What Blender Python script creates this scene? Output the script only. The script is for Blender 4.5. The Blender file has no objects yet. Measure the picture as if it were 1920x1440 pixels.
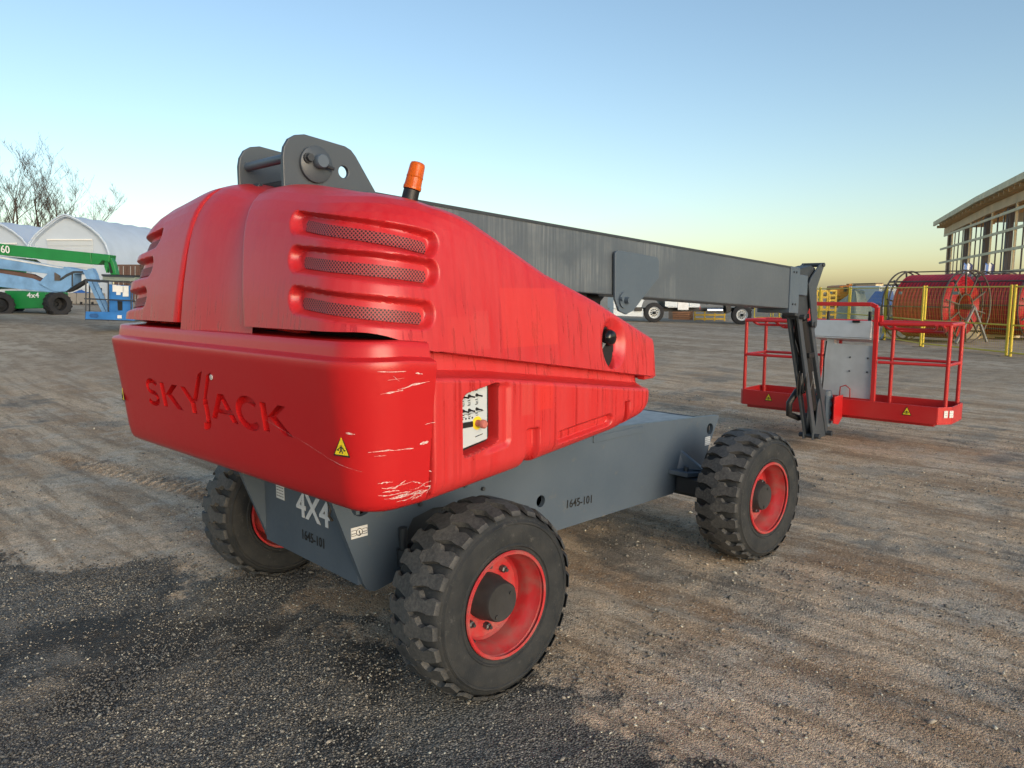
import bpy, bmesh, math, random
import numpy as np
from mathutils import Vector, Matrix

random.seed(7); np.random.seed(7)
PI = math.pi
sc = bpy.context.scene
col = sc.collection

# ------------------------------------------------------------------ camera
F_PX = 1390.0
CAM = np.array([-2.0535, -3.2138, 1.6971])
YAW = math.radians(45.6126); PITCH = math.radians(7.0946)
FWD_H = np.array([math.cos(YAW), math.sin(YAW), 0.0])          # horizontal viewing direction
RIGHT = np.array([math.sin(YAW), -math.cos(YAW), 0.0])
FWD = FWD_H * math.cos(PITCH) + np.array([0, 0, -math.sin(PITCH)])
UPV = np.cross(RIGHT, FWD)
cd = bpy.data.cameras.new('camera'); cam = bpy.data.objects.new('camera', cd); col.objects.link(cam)
cd.sensor_fit = 'HORIZONTAL'; cd.sensor_width = 36.0; cd.lens = 36.0 * F_PX / 1920.0
cd.clip_start = 0.05; cd.clip_end = 6000
M = Matrix.Identity(4)
for i in range(3):
    M[i][0] = RIGHT[i]; M[i][1] = UPV[i]; M[i][2] = -FWD[i]; M[i][3] = CAM[i]
cam.matrix_world = M
sc.camera = cam

# ------------------------------------------------------------------ sky, sun, exposure
SUN_AZ = math.radians(258.0)      # direction the light comes from, measured from +X towards +Y
SUN_EL = math.radians(10.0)
world = bpy.data.worlds.new('World'); sc.world = world; world.use_nodes = True
wn = world.node_tree.nodes; wl = world.node_tree.links
bg = wn['Background']
sky = wn.new('ShaderNodeTexSky'); sky.sky_type = 'NISHITA'; sky.sun_disc = False
sky.sun_elevation = SUN_EL
sky.sun_rotation = PI / 2 - SUN_AZ          # blender: rotation 0 = +Y, clockwise
sky.altitude = 100; sky.air_density = 1.0; sky.dust_density = 1.2; sky.ozone_density = 1.5
wl.new(sky.outputs[0], bg.inputs['Color']); bg.inputs['Strength'].default_value = 0.098
sd = bpy.data.lights.new('sun', 'SUN'); sun = bpy.data.objects.new('sun', sd); col.objects.link(sun)
sd.energy = 1.3; sd.angle = math.radians(50); sd.color = (1.0, 0.90, 0.78)
sdir = Vector((math.cos(SUN_EL) * math.cos(SUN_AZ), math.cos(SUN_EL) * math.sin(SUN_AZ), math.sin(SUN_EL)))
sun.rotation_euler = sdir.to_track_quat('Z', 'Y').to_euler()
sun.location = (0, 0, 30)
sc.view_settings.view_transform = 'Standard'; sc.view_settings.look = 'None'
sc.view_settings.gamma = 1.0; sc.view_settings.use_curve_mapping = False
sc.view_settings.exposure = 1.32

# ------------------------------------------------------------------ helpers
def ray(px, py):
    return RIGHT * ((px - 960) / F_PX) - UPV * ((py - 720) / F_PX) + FWD
def at(px, py, depth):
    """point seen at a photo pixel, lying in the vertical plane at this horizontal distance ahead"""
    d = ray(px, py); return CAM + d * (depth / float(np.dot(d, FWD_H)))
def smooth01(a, b, x):
    t = np.clip((np.asarray(x, float) - a) / (b - a), 0, 1); return t * t * (3 - 2 * t)

_perm = np.random.RandomState(3).permutation(256)
def _hash(ix, iy):
    return _perm[(_perm[ix & 255] + iy) & 255] / 255.0
def vnoise(x, y):
    x = np.asarray(x, float); y = np.asarray(y, float)
    ix = np.floor(x).astype(int); iy = np.floor(y).astype(int); fx = x - ix; fy = y - iy
    fx = fx * fx * (3 - 2 * fx); fy = fy * fy * (3 - 2 * fy)
    a = _hash(ix, iy); b = _hash(ix + 1, iy); c = _hash(ix, iy + 1); d = _hash(ix + 1, iy + 1)
    return (a + (b - a) * fx) * (1 - fy) + (c + (d - c) * fx) * fy - 0.5
def fbm(x, y, n=4):
    s = 0; a = 1.0
    for k in range(n):
        s = s + a * vnoise(x * 2 ** k + 17 * k, y * 2 ** k + 31 * k); a *= 0.5
    return s

VSH = None; VMAP = None
class MB:
    def __init__(self): self.v = []; self.f = []
    def add(self, vs, fs):
        o = len(self.v); self.v += [tuple(map(float, p)) for p in vs]; self.f += [tuple(i + o for i in q) for q in fs]
        return self
    def box(self, c, s, R=None):
        c = np.array(c, float); h = np.array(s, float) / 2; P = []
        for z in (-1, 1):
            for y in (-1, 1):
                for x in (-1, 1):
                    p = h * np.array([x, y, z])
                    if R is not None: p = R @ p
                    P.append(c + p)
        return self.add(P, [(0, 2, 3, 1), (4, 5, 7, 6), (0, 1, 5, 4), (2, 6, 7, 3), (0, 4, 6, 2), (1, 3, 7, 5)])
    def bar(self, a, b, w, h, up=(0, 0, 1)):
        a = np.array(a, float); b = np.array(b, float); d = b - a; L = np.linalg.norm(d); d = d / L
        u = np.array(up, float)
        if abs(np.dot(u, d)) > 0.97: u = np.array([1.0, 0, 0]) if abs(d[0]) < .9 else np.array([0, 1.0, 0])
        s = np.cross(u, d); s /= np.linalg.norm(s); u = np.cross(d, s)
        return self.box((a + b) / 2, (L, w, h), np.stack([d, s, u], 1))
    def prism(self, pts, vec):
        """polygon of 3D points swept by a vector"""
        n = len(pts); P = [np.array(p, float) for p in pts]; vec = np.array(vec, float)
        nrm = np.zeros(3)
        for i in range(n): nrm += np.cross(P[i], P[(i + 1) % n])
        if np.dot(nrm, vec) > 0: P = P[::-1]
        Q = [p + vec for p in P]
        fs = [tuple(range(n)), tuple(range(2 * n - 1, n - 1, -1))]
        for i in range(n): j = (i + 1) % n; fs.append((i, i + n, j + n, j))
        return self.add(P + Q, fs)
    def tube(self, path, r, n=8, closed=False, caps=True):
        P = [np.array(p, float) for p in path]; m = len(P); rs = r if hasattr(r, '__len__') else [r] * m
        vs = []; prev = None
        for i in range(m):
            if closed: t = P[(i + 1) % m] - P[(i - 1) % m]
            else: t = P[min(i + 1, m - 1)] - P[max(i - 1, 0)]
            t = t / (np.linalg.norm(t) + 1e-12)
            if prev is None:
                u = np.array([0, 0, 1.0]) if abs(t[2]) < .9 else np.array([1.0, 0, 0])
            else: u = prev
            u = u - t * np.dot(u, t); u /= np.linalg.norm(u); prev = u; w = np.cross(t, u)
            for k in range(n):
                a = 2 * PI * k / n; vs.append(P[i] + rs[i] * (math.cos(a) * u + math.sin(a) * w))
        fs = []
        for i in range(m if closed else m - 1):
            j = (i + 1) % m
            for k in range(n):
                l = (k + 1) % n; fs.append((i * n + k, i * n + l, j * n + l, j * n + k))
        if not closed and caps:
            fs.append(tuple(range(n - 1, -1, -1))); fs.append(tuple((m - 1) * n + k for k in range(n)))
        return self.add(vs, fs)
    def lathe(self, prof, n=48, c=(0, 0, 0), axis='y', close=False, caps=True):
        """prof: list of (axial, radius)"""
        vs = []; m = len(prof); c = np.array(c, float)
        for a, r in prof:
            for k in range(n):
                t = 2 * PI * k / n; p = (r * math.cos(t), a, r * math.sin(t)) if axis == 'y' else ((a, r * math.cos(t), r * math.sin(t)) if axis == 'x' else (r * math.cos(t), r * math.sin(t), a))
                vs.append(c + np.array(p))
        fs = []
        for i in range(m - 1 if not close else m):
            j = (i + 1) % m
            for k in range(n):
                l = (k + 1) % n
                q = (i * n + k, i * n + l, j * n + l, j * n + k)
                fs.append(q if axis != 'z' else q)
        if not close and caps:
            if prof[0][1] > 1e-6: fs.append(tuple(range(n - 1, -1, -1)))
            if prof[-1][1] > 1e-6: fs.append(tuple((m - 1) * n + k for k in range(n)))
        return self.add(vs, fs)
    def cyl(self, a, b, r, n=20):
        return self.tube([a, b], r, n)
    def grid(self, P, flip=False):
        nu, nv = P.shape[:2]; vs = P.reshape(-1, 3); fs = []
        for i in range(nu - 1):
            for j in range(nv - 1):
                q = (i * nv + j, (i + 1) * nv + j, (i + 1) * nv + j + 1, i * nv + j + 1)
                fs.append(q[::-1] if flip else q)
        return self.add(vs, fs)
    def mesh(self, name):
        v = self.v
        if VMAP is not None: v = VMAP(np.array(v)).tolist()
        if VSH is not None: v = (np.array(v) + VSH).tolist()
        me = bpy.data.meshes.new(name); me.from_pydata(v, [], self.f); me.update(); return me
    def build(self, name, mat, parent=None, smooth=None, bevel=0, seg=2, fix=True, loc=None):
        me = self.mesh(name)
        if fix:
            bm = bmesh.new(); bm.from_mesh(me); bmesh.ops.recalc_face_normals(bm, faces=bm.faces); bm.to_mesh(me); bm.free()
        return link(me, name, mat, parent, smooth, bevel, seg, loc)

def link(me, name, mat, parent=None, smooth=None, bevel=0, seg=2, loc=None):
    o = bpy.data.objects.new(name, me); col.objects.link(o)
    if mat is not None: me.materials.append(mat)
    if parent is not None: o.parent = parent
    if loc is not None: o.location = loc
    if smooth:
        me.shade_smooth()
        if smooth < 180: me.set_sharp_from_angle(angle=math.radians(smooth))
    if bevel:
        b = o.modifiers.new('bevel', 'BEVEL'); b.width = bevel; b.segments = seg; b.limit_method = 'ANGLE'; b.angle_limit = math.radians(32)
        b.use_clamp_overlap = True
    return o
def tag(o, label, cat, group=None):
    o['label'] = label; o['category'] = cat
    if group: o['group'] = group
    return o
def fixn(me):
    bm = bmesh.new(); bm.from_mesh(me); bmesh.ops.recalc_face_normals(bm, faces=bm.faces); bm.to_mesh(me); bm.free()
def stuff(o): o['kind'] = 'stuff'; return o
def thing(name, label, cat, loc=(0, 0, 0), group=None):
    o = bpy.data.objects.new(name, None); col.objects.link(o); o.location = loc; o.empty_display_size = .2
    return tag(o, label, cat, group)
def copy_tree(o, parent=None):
    c = o.copy(); col.objects.link(c); c.parent = parent
    for ch in list(o.children): copy_tree(ch, c)
    return c
def text_mesh(s, size, sx=1.0, ext=0.001, bold=0.0, align='CENTER'):
    cu = bpy.data.curves.new('lettering', 'FONT'); cu.body = s; cu.size = size; cu.extrude = ext; cu.offset = bold
    cu.align_x = align; cu.align_y = 'CENTER'; cu.resolution_u = 3
    o = bpy.data.objects.new('lettering', cu); col.objects.link(o)
    dg = bpy.context.evaluated_depsgraph_get(); me = bpy.data.meshes.new_from_object(o.evaluated_get(dg))
    bpy.data.objects.remove(o); bpy.data.curves.remove(cu)
    for v in me.vertices: v.co.x *= sx
    return me
def place_flat(me, c, right, up, name, mat, parent):
    """put a mesh drawn in the xy plane at c with its x along right and y along up"""
    r = Vector(right).normalized(); u = Vector(up).normalized(); n = r.cross(u)
    T = Matrix(((r.x, u.x, n.x, c[0]), (r.y, u.y, n.y, c[1]), (r.z, u.z, n.z, c[2]), (0, 0, 0, 1)))
    me.transform(T); return link(me, name, mat, parent)

# ------------------------------------------------------------------ materials
def nodes_of(name):
    m = bpy.data.materials.new(name); m.use_nodes = True; nt = m.node_tree
    return m, nt.nodes, nt.links, nt.nodes['Principled BSDF']
class NT:
    """small helper for building node trees"""
    def __init__(self, name):
        self.m, self.n, self.l, self.b = nodes_of(name)
        tc = self.n.new('ShaderNodeTexCoord'); self.obj = tc.outputs['Object']; self.gen = tc.outputs['Generated']
        g = self.n.new('ShaderNodeNewGeometry'); self.pos = g.outputs['Position']; self.nrm = g.outputs['Normal']
    def inp(self, s, v):
        if hasattr(v, 'is_linked') or hasattr(v, 'links'): self.l.new(v, s)
        else: s.default_value = v
    def map(self, vec, scale=(1, 1, 1), rot=(0, 0, 0), loc=(0, 0, 0)):
        n = self.n.new('ShaderNodeMapping'); self.l.new(vec, n.inputs['Vector'])
        n.inputs['Scale'].default_value = scale; n.inputs['Rotation'].default_value = rot; n.inputs['Location'].default_value = loc
        return n.outputs[0]
    def noise(self, vec, scale, detail=4, rough=.55, dist=0):
        n = self.n.new('ShaderNodeTexNoise'); self.l.new(vec, n.inputs['Vector']); n.inputs['Scale'].default_value = scale
        n.inputs['Detail'].default_value = detail; n.inputs['Roughness'].default_value = rough; n.inputs['Distortion'].default_value = dist
        return n.outputs['Fac']
    def voro(self, vec, scale, feature='F1', out='Distance', rnd=1.0):
        n = self.n.new('ShaderNodeTexVoronoi'); n.feature = feature; self.l.new(vec, n.inputs['Vector']); n.inputs['Scale'].default_value = scale
        n.inputs['Randomness'].default_value = rnd
        return n.outputs[out]
    def ramp(self, fac, stops, interp='LINEAR'):
        n = self.n.new('ShaderNodeValToRGB'); self.l.new(fac, n.inputs[0]); n.color_ramp.interpolation = interp
        e = n.color_ramp.elements
        while len(e) < len(stops): e.new(.5)
        for k, (p, c) in enumerate(stops):
            e[k].position = p; e[k].color = (c, c, c, 1) if not hasattr(c, '__len__') else (*c[:3], 1)
        return n.outputs[0]
    def math(self, op, a, b=0.0, clamp=False):
        n = self.n.new('ShaderNodeMath'); n.operation = op; n.use_clamp = clamp; self.inp(n.inputs[0], a); self.inp(n.inputs[1], b); return n.outputs[0]
    def mix(self, f, a, b, mode='MIX'):
        n = self.n.new('ShaderNodeMix'); n.data_type = 'RGBA'; n.blend_type = mode
        self.inp(n.inputs['Factor'], f)
        for s, v in ((n.inputs[6], a), (n.inputs[7], b)):
            self.inp(s, v if not isinstance(v, tuple) else (*v[:3], 1))
        return n.outputs[2]
    def sep(self, vec):
        n = self.n.new('ShaderNodeSeparateXYZ'); self.l.new(vec, n.inputs[0]); return n.outputs
    def attr(self, name):
        n = self.n.new('ShaderNodeAttribute'); n.attribute_name = name; return n.outputs['Fac']
    def bump(self, h, strength=.3, dist=.01, nrm=None):
        n = self.n.new('ShaderNodeBump'); self.l.new(h, n.inputs['Height']); n.inputs['Strength'].default_value = strength; n.inputs['Distance'].default_value = dist
        if nrm is not None: self.l.new(nrm, n.inputs['Normal'])
        return n.outputs[0]
    def rng(self, v, a, b):
        n = self.n.new('ShaderNodeMapRange'); n.interpolation_type = 'SMOOTHSTEP'; self.inp(n.inputs['Value'], v)
        n.inputs['From Min'].default_value = a; n.inputs['From Max'].default_value = b; return n.outputs[0]
    def boxmask(self, lo, hi, soft=.01, vec=None):
        s = self.sep(vec or self.obj); r = None
        for k in range(3):
            if lo[k] is None: continue
            a = self.rng(s[k], lo[k] - soft, lo[k] + soft); b = self.rng(s[k], hi[k] + soft, hi[k] - soft)
            q = self.math('MULTIPLY', a, b); r = q if r is None else self.math('MULTIPLY', r, q)
        return r
    def out(self, color=None, rough=None, metal=None, normal=None, coat=None, spec=None):
        for k, v in (('Base Color', color), ('Roughness', rough), ('Metallic', metal), ('Normal', normal), ('Coat Weight', coat), ('Specular IOR Level', spec)):
            if v is None: continue
            self.inp(self.b.inputs[k], v if not isinstance(v, tuple) else (*v[:3], 1))
        return self.m

def simple(name, c, rough=.5, metal=0.0, var=.25, scale=6.0, bump=0.0):
    t = NT(name); n = t.noise(t.obj, scale, 5); f = t.ramp(n, [(.3, 0), (.7, 1)])
    c2 = tuple(x * (1 - var) for x in c)
    n2 = t.noise(t.obj, scale * 9, 3)
    return t.out(t.mix(f, c, c2), t.math('ADD', t.math('MULTIPLY', n2, .2), rough - .1), metal, t.bump(n2, bump, .004) if bump else None)

def red_paint(name, base, faded, dew=True, patches=(), wear=False):
    t = NT(name)
    big = t.ramp(t.noise(t.obj, 1.7, 4), [(.35, 0), (.68, 1)])
    c = t.mix(t.math('MULTIPLY', big, .55), base, faded)
    rough = t.math('ADD', t.math('MULTIPLY', t.noise(t.obj, 60, 2), .12), .26)
    if dew:
        s = t.map(t.obj, (62, 62, .45)); st = t.noise(s, 1.0, 2, .5)
        zone = t.ramp(t.noise(t.map(t.obj, (3, 3, 1.3)), 1.6, 3), [(.36, 0), (.52, 1)])
        upr = t.rng(t.math('ABSOLUTE', t.sep(t.nrm)[2]), .75, .40); lowz = t.math('ADD', t.math('MULTIPLY', t.rng(t.sep(t.obj)[2], 1.80, 1.52), .85), .15); streak = t.math('MULTIPLY', t.math('MULTIPLY', t.math('MULTIPLY', t.ramp(st, [(.55, 0), (.60, 1)]), zone), upr), lowz)
        film = t.math('MULTIPLY', t.ramp(t.noise(t.map(t.obj, (30, 30, 1.2)), 1.0, 4, .65), [(.3, .1), (.7, 1)]), .26)
        c = t.mix(film, c, tuple(min(1, a * .90 + .065) for a in faded))
        c = t.mix(t.math('MULTIPLY', streak, .48), c, tuple(a * .50 for a in base))
        rough = t.math('SUBTRACT', t.math('ADD', rough, t.math('MULTIPLY', film, .3)), t.math('MULTIPLY', streak, .12))
    for lo, hi, colr, amt in patches:
        c = t.mix(t.math('MULTIPLY', t.boxmask(lo, hi, .004), amt), c, colr)
    specks = t.ramp(t.noise(t.obj, 38, 4, .7), [(.71, 0), (.76, 1)])
    c = t.mix(t.math('MULTIPLY', specks, .35), c, (.10, .03, .03))
    if wear:
        w = t.attr('wear'); wn_ = t.ramp(t.noise(t.map(t.obj, (14, 14, 120)), 1.0, 4, .7), [(.42, 0), (.58, 1)])
        ww = t.math('MULTIPLY', w, t.math('ADD', t.math('MULTIPLY', wn_, .75), .25), True)
        ww = t.ramp(ww, [(.28, 0), (.42, 1)])
        c = t.mix(ww, c, (.62, .58, .56)); rough = t.math('ADD', rough, t.math('MULTIPLY', ww, .3))
    bmp = t.bump(t.noise(t.obj, 5, 3), .06, .02, t.bump(t.noise(t.obj, 320, 2), .05, .001))
    return t.out(c, rough, 0.0, bmp, .0, .5)

RED = (.48, .006, .010); REDF = (.56, .028, .030)
m_hood = red_paint('weathered red cover paint', RED, REDF, True,
                   patches=[((-.09, -1.3, 1.475), (.258, -.8, 1.712), (.64, .035, .025), .38), ((-.385, -1.3, 1.478), (-.165, -.8, 1.605), (.60, .05, .04), .22),
                            ((-.245, -1.3, 1.478), (-.165, -.8, 1.625), (.54, .05, .05), .3)])
m_skirt = red_paint('red side panel paint', (.52, .014, .014), REDF, True, patches=[((.076, -1.3, 1.21), (.178, -.8, 1.32), (.66, .03, .02), .5), ((-.02, -1.3, 1.2), (.045, -.8, 1.33), (.55, .06, .05), .5)])
m_ctw = red_paint('red counterweight paint', (.50, .010, .013), (.50, .018, .018), False, wear=True)
m_redmetal = red_paint('red metal paint', (.48, .014, .016), (.52, .05, .045), False)

def gray_paint(name, base, light, streaks=False):
    t = NT(name)
    big = t.ramp(t.noise(t.obj, 2.3, 5), [(.3, 0), (.7, 1)]); c = t.mix(big, base, light)
    rough = t.math('ADD', t.math('MULTIPLY', t.noise(t.obj, 40, 3), .2), .32)
    if streaks:
        a = t.noise(t.map(t.obj, (42, 1, 1.6)), 1.0, 5, .72)
        st = t.ramp(a, [(.40, 0), (.66, 1)])
        edge = t.rng(t.sep(t.obj)[0], 2.77, 2.75)       # the film ends at a panel where a sign was
        fade = t.ramp(t.noise(t.map(t.obj, (2.2, 1, 4)), 1.0, 4), [(.40, .1), (.60, 1)])
        k = t.math('MULTIPLY', t.math('MULTIPLY', st, fade), t.math('ADD', t.math('MULTIPLY', edge, .55), .10))
        c = t.mix(k, c, (.21, .235, .24)); rough = t.math('ADD', rough, t.math('MULTIPLY', k, .25))
    d = t.ramp(t.noise(t.obj, 14, 5, .7), [(.62, 0), (.72, 1)])
    c = t.mix(t.math('MULTIPLY', d, .35), c, (.15, .14, .12))
    return t.out(c, rough, 0, t.bump(t.noise(t.obj, 6, 3), .05, .02))
m_chassis = gray_paint('slate grey chassis paint', (.066, .092, .122), (.088, .115, .146))
m_boom = gray_paint('grey boom paint with water runs', (.070, .086, .104), (.084, .100, .118), True)
m_dark = simple('dark grey steel', (.035, .042, .05), .5)
m_jib = gray_paint('dark slate jib paint', (.042, .052, .064), (.055, .066, .078))
m_ear = gray_paint('dark grey pivot paint', (.050, .062, .076), (.064, .078, .092))
m_black = simple('black plastic', (.010, .010, .011), .45)
m_void = simple('black interior', (.006, .006, .007), .8)
m_rubber_hose = simple('black rubber hose', (.012, .012, .013), .5)
m_alu = simple('scuffed aluminium sheet', (.60, .62, .64), .42, .35, .2, 5)
m_white = simple('white decal film', (.70, .71, .70), .5, 0, .1)
m_yellowd = simple('yellow decal film', (.78, .60, .02), .5, 0, .05)
m_ink = simple('black ink', (.012, .012, .013), .6)
m_stencil = simple('white stencil paint', (.68, .70, .72), .6, 0, .12, 30)
m_steel = simple('galvanised steel', (.40, .41, .42), .42, .8, .3)
m_bolt = simple('dark bolt steel', (.10, .11, .12), .4, .6)

def tyre_mat(name='dusty tyre rubber'):
    t = NT(name)
    r = t.attr('lug')
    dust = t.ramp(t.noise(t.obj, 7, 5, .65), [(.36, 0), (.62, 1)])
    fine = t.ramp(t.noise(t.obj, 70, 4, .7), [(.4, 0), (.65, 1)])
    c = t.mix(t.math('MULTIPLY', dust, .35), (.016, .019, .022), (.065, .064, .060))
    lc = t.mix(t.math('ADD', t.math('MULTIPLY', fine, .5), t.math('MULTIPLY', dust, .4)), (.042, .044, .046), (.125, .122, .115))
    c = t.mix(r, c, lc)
    sc_ = t.ramp(t.noise(t.map(t.obj, (1, 1, 1)), 24, 5, .75), [(.60, 0), (.70, 1)])
    c = t.mix(t.math('MULTIPLY', sc_, .4), c, (.13, .125, .115))
    h = t.math('ADD', t.noise(t.obj, 40, 4), t.math('MULTIPLY', t.noise(t.obj, 160, 3), .5))
    return t.out(c, .72, 0, t.bump(h, .35, .006), None, .35)
m_tyre = tyre_mat()
def rim_mat():
    t = NT('scuffed red rim paint')
    d = t.ramp(t.noise(t.obj, 9, 5, .65), [(.42, 0), (.66, 1)])
    c = t.mix(t.math('MULTIPLY', d, .6), (.44, .024, .028), (.26, .14, .12))
    return t.out(c, .42, 0, t.bump(t.noise(t.obj, 60, 3), .08, .003))
m_rim = rim_mat()
m_hub = simple('dusty black hub', (.045, .045, .046), .55, .1, .5, 9)
# ================================================================== THE RED BOOM LIFT
lift = thing('boom_lift', 'large red and grey telescopic boom lift with a lowered work basket', 'boom lift')

# ---------- chassis
CY = .47                                     # half width over the side plates
def side_plate(sgn):
    o = [(-.47, .86), (-.30, .40), (-.275, .36), (-.24, .345), (-.13, .365), (-.10, .40), (-.07, .56), (-.02, .64), (.10, .665), (.30, .64), (.42, .54), (.46, .40), (.50, .35),
         (2.16, .335), (2.20, .36), (2.27, .45), (2.52, .465), (2.725, .775), (2.735, .80), (2.72, .812), (1.5, .88), (.9, .88), (-.2, .90), (-.44, .90)]
    return o
for s in (-1, 1):
    b = MB()
    pts = [(x, s * CY, z) for x, z in side_plate(s)]
    b.prism(pts, (0, -s * .028, 0))
    sp = b.build('side_plate', m_chassis, lift, None, .005)
    # lifting and access holes
    cut = MB()
    for (hx, hz, hr) in ((.855, .545, .034), (2.615, .722, .042), (-.30, .765, .055)):
        cut.lathe([(-.06, hr), (.06, hr)], 24, (hx, s * CY, hz))
    cm = cut.mesh('cut'); fixn(cm); co = bpy.data.objects.new('cut', cm); col.objects.link(co)
    sp.modifiers.clear()
    md = sp.modifiers.new('b', 'BOOLEAN'); md.operation = 'DIFFERENCE'; md.object = co; md.solver = 'EXACT'
    dg = bpy.context.evaluated_depsgraph_get(); nm = bpy.data.meshes.new_from_object(sp.evaluated_get(dg))
    sp.modifiers.clear(); sp.data = nm; bpy.data.objects.remove(co)
b = MB(); b.prism([(-.31, -CY + .03, .385), (-.31, CY - .03, .385), (-.31, CY - .03, .86), (-.31, -CY + .03, .86)], (.02, 0, 0))
b.build('rear_plate', m_chassis, lift)
b = MB(); b.prism([(.5, -CY + .03, .80), (2.66, -CY + .03, .775), (2.66, CY - .03, .775), (.5, CY - .03, .80)], (0, 0, .012))
t = NT('worn deck plate'); n_ = t.ramp(t.noise(t.obj, 5, 6, .65), [(.35, 0), (.65, 1)])
m_deck = t.out(t.mix(n_, (.17, .19, .21), (.34, .36, .38)), .5, .1, t.bump(t.noise(t.obj, 50, 3), .2, .004))
b.build('deck_plate', m_deck, lift)
b = MB()
for x, y in ((1.5, -.30), (1.62, -.36), (1.9, -.32), (2.1, .1), (2.3, -.36), (2.05, -.40)):
    b.lathe([(.79 - (x - .5) * .0116 + .02, .014), (.79 - (x - .5) * .0116 + .04, .014), (.79 - (x - .5) * .0116 + .045, .006)], 8, (x, y, 0), 'z')
stuff(b.build('deck_bolts', m_bolt, lift))
b = MB(); b.box((1.2, 0, .40), (2.8, .86, .03)); b.box((2.66, 0, .62), (.02, .86, .34)); b.box((.1, 0, .6), (.7, .84, .3)); b.build('frame_floor', m_dark, lift)
b = MB(); b.box((1.55, -CY - .004, .83), (.5, .008, .04)); b.build('rub_strip', m_chassis, lift, None, .002)
# axles and mounts
for ax in (0.0, 2.31):
    b = MB(); b.tube([(ax, -.90, .40), (ax, -.55, .40)], .075, 16); b.tube([(ax, .55, .40), (ax, .90, .40)], .075, 16); b.tube([(ax, -.6, .40), (ax, .6, .40)], .10, 16)
    b.tube([(ax, -.80, .40), (ax, -.72, .40)], .13, 20); b.tube([(ax, .72, .40), (ax, .80, .40)], .13, 20)
    b.build('axle', m_dark, lift, 40)
for s in (-1, 1):
    b = MB(); b.prism([(2.10, s * .47, .485), (2.13, s * .60, .475), (2.24, s * .63, .468), (2.36, s * .61, .455), (2.40, s * .47, .45)], (0, 0, .03))
    b.prism([(2.20, s * .47, .50), (2.22, s * .47, .62), (2.25, s * .47, .62), (2.33, s * .60, .50), (2.28, s * .62, .50)], (0, 0, -.0) if False else (.018, 0, 0))
    b.build('axle_bracket', m_chassis, lift, None, .006)
    b = MB(); b.box((2.26, s * .60, .41), (.20, .22, .11)); b.build('axle_pad', m_dark, lift, None, .01)
    b = MB()
    for x in (2.19, 2.31): b.lathe([(.48, .016), (.53, .016), (.535, .008)], 6, (x, s * .55, 0), 'z')
    stuff(b.build('mount_bolts', m_bolt, lift))
b = MB()
for x, z in ((-.19, .80), (-.10, .80), (-.01, .80), (.02, .70), (-.19, .72), (.30, .74), (.42, .70), (.10, .78)):
    b.lathe([(-CY - .014, .011), (-CY + .002, .011)], 6, (x, 0, z))
stuff(b.build('side_bolts', m_bolt, lift))
b = MB(); b.tube([(-.10, -.50, .50), (-.10, -.50, .62)], .02, 10); b.tube([(-.10, -.50, .44), (-.10, -.50, .52)], .03, 10); b.build('steer_cylinder', m_dark, lift, 40)
# hanging cable at the tail
b = MB(); b.tube([(-.33, -.20, .86), (-.335, -.23, .76), (-.33, -.26, .70), (-.335, -.25, .67), (-.33, -.27, .65)], .007, 6); b.tube([(-.335, -.25, .72), (-.33, -.40, .77)], .006, 6)
b.build('loose_cable', simple('muddy cable', (.10, .085, .07), .8), lift, 60)

# ---------- lettering and stickers on the chassis
place_flat(text_mesh('4X4', .170, 1.08, .0008, .004), (-.3125, -.060, .650), (0, -1, 0), (0, 0, 1), 'lettering', m_stencil, lift)
place_flat(text_mesh('1645-101', .068, .88, .0006, .0006), (-.3125, -.055, .505), (0, -1, 0), (0, 0, 1), 'lettering', m_ink, lift)
place_flat(text_mesh('1645-101', .068, .95, .0006, .0006), (1.185, -CY - .0025, .475), (1, 0, -.055), (.055, 0, 1), 'lettering', m_ink, lift)
def sticker(c, r, u, w, h, parent, n=0, seed=1):
    r = np.array(r, float); u = np.array(u, float); c = np.array(c, float); nn = np.cross(r, u)
    b = MB(); b.prism([c - r * w / 2 - u * h / 2, c + r * w / 2 - u * h / 2, c + r * w / 2 + u * h / 2, c - r * w / 2 + u * h / 2], nn * .0015)
    o = b.build('sticker', m_white, parent)
    rg = random.Random(seed); b = MB(); f = c + nn * .0018
    if n == 0:      # pictogram: box, ring with hook, machine
        for k, cx in enumerate((-.33, 0, .33)):
            q = f + r * cx * w; s = h * .24
            if k == 1:
                b.tube([q + s * (1.3 * math.cos(a) * r + 1.3 * math.sin(a) * u) for a in np.linspace(0, 2 * PI, 15)[:-1]], h * .03, 4, True)
                b.tube([q + u * s * .6, q - u * s * .2, q - u * s * .8 + r * s * .4, q - u * s * 1.3, q - u * s * 1.0 - r * s * .5], h * .05, 4)
            else:
                b.tube([q + s * r + s * u, q - s * r + s * u, q - s * r - s * u, q + s * r - s * u], h * .03, 4, True); b.tube([q - s * u * .2 - s * r, q + s * r * .8 - s * u * .2], h * .03, 4)
    else:
        for k in range(n):
            y = h * (.36 - .72 * k / max(1, n - 1)); x0 = -w * .42
            while x0 < w * .36:
                L = rg.uniform(.06, .2) * w; b.bar(f + u * y + r * x0, f + u * y + r * min(x0 + L, w * .43), .0006, h * .035, u); x0 += L + w * .05
    stuff(b.build('print', m_ink, o))
sticker((-.3125, .262, .695), (0, -1, 0), (0, 0, 1), .085, .105, lift, 6, 2)
sticker((-.315, -CY - .001, .642), (1, 0, 0), (0, 0, 1), .085, .05, lift)
sticker((2.585, -CY - .001, .640), (1, 0, 0), (0, 0, 1), .07, .06, lift, 4, 5)

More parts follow.
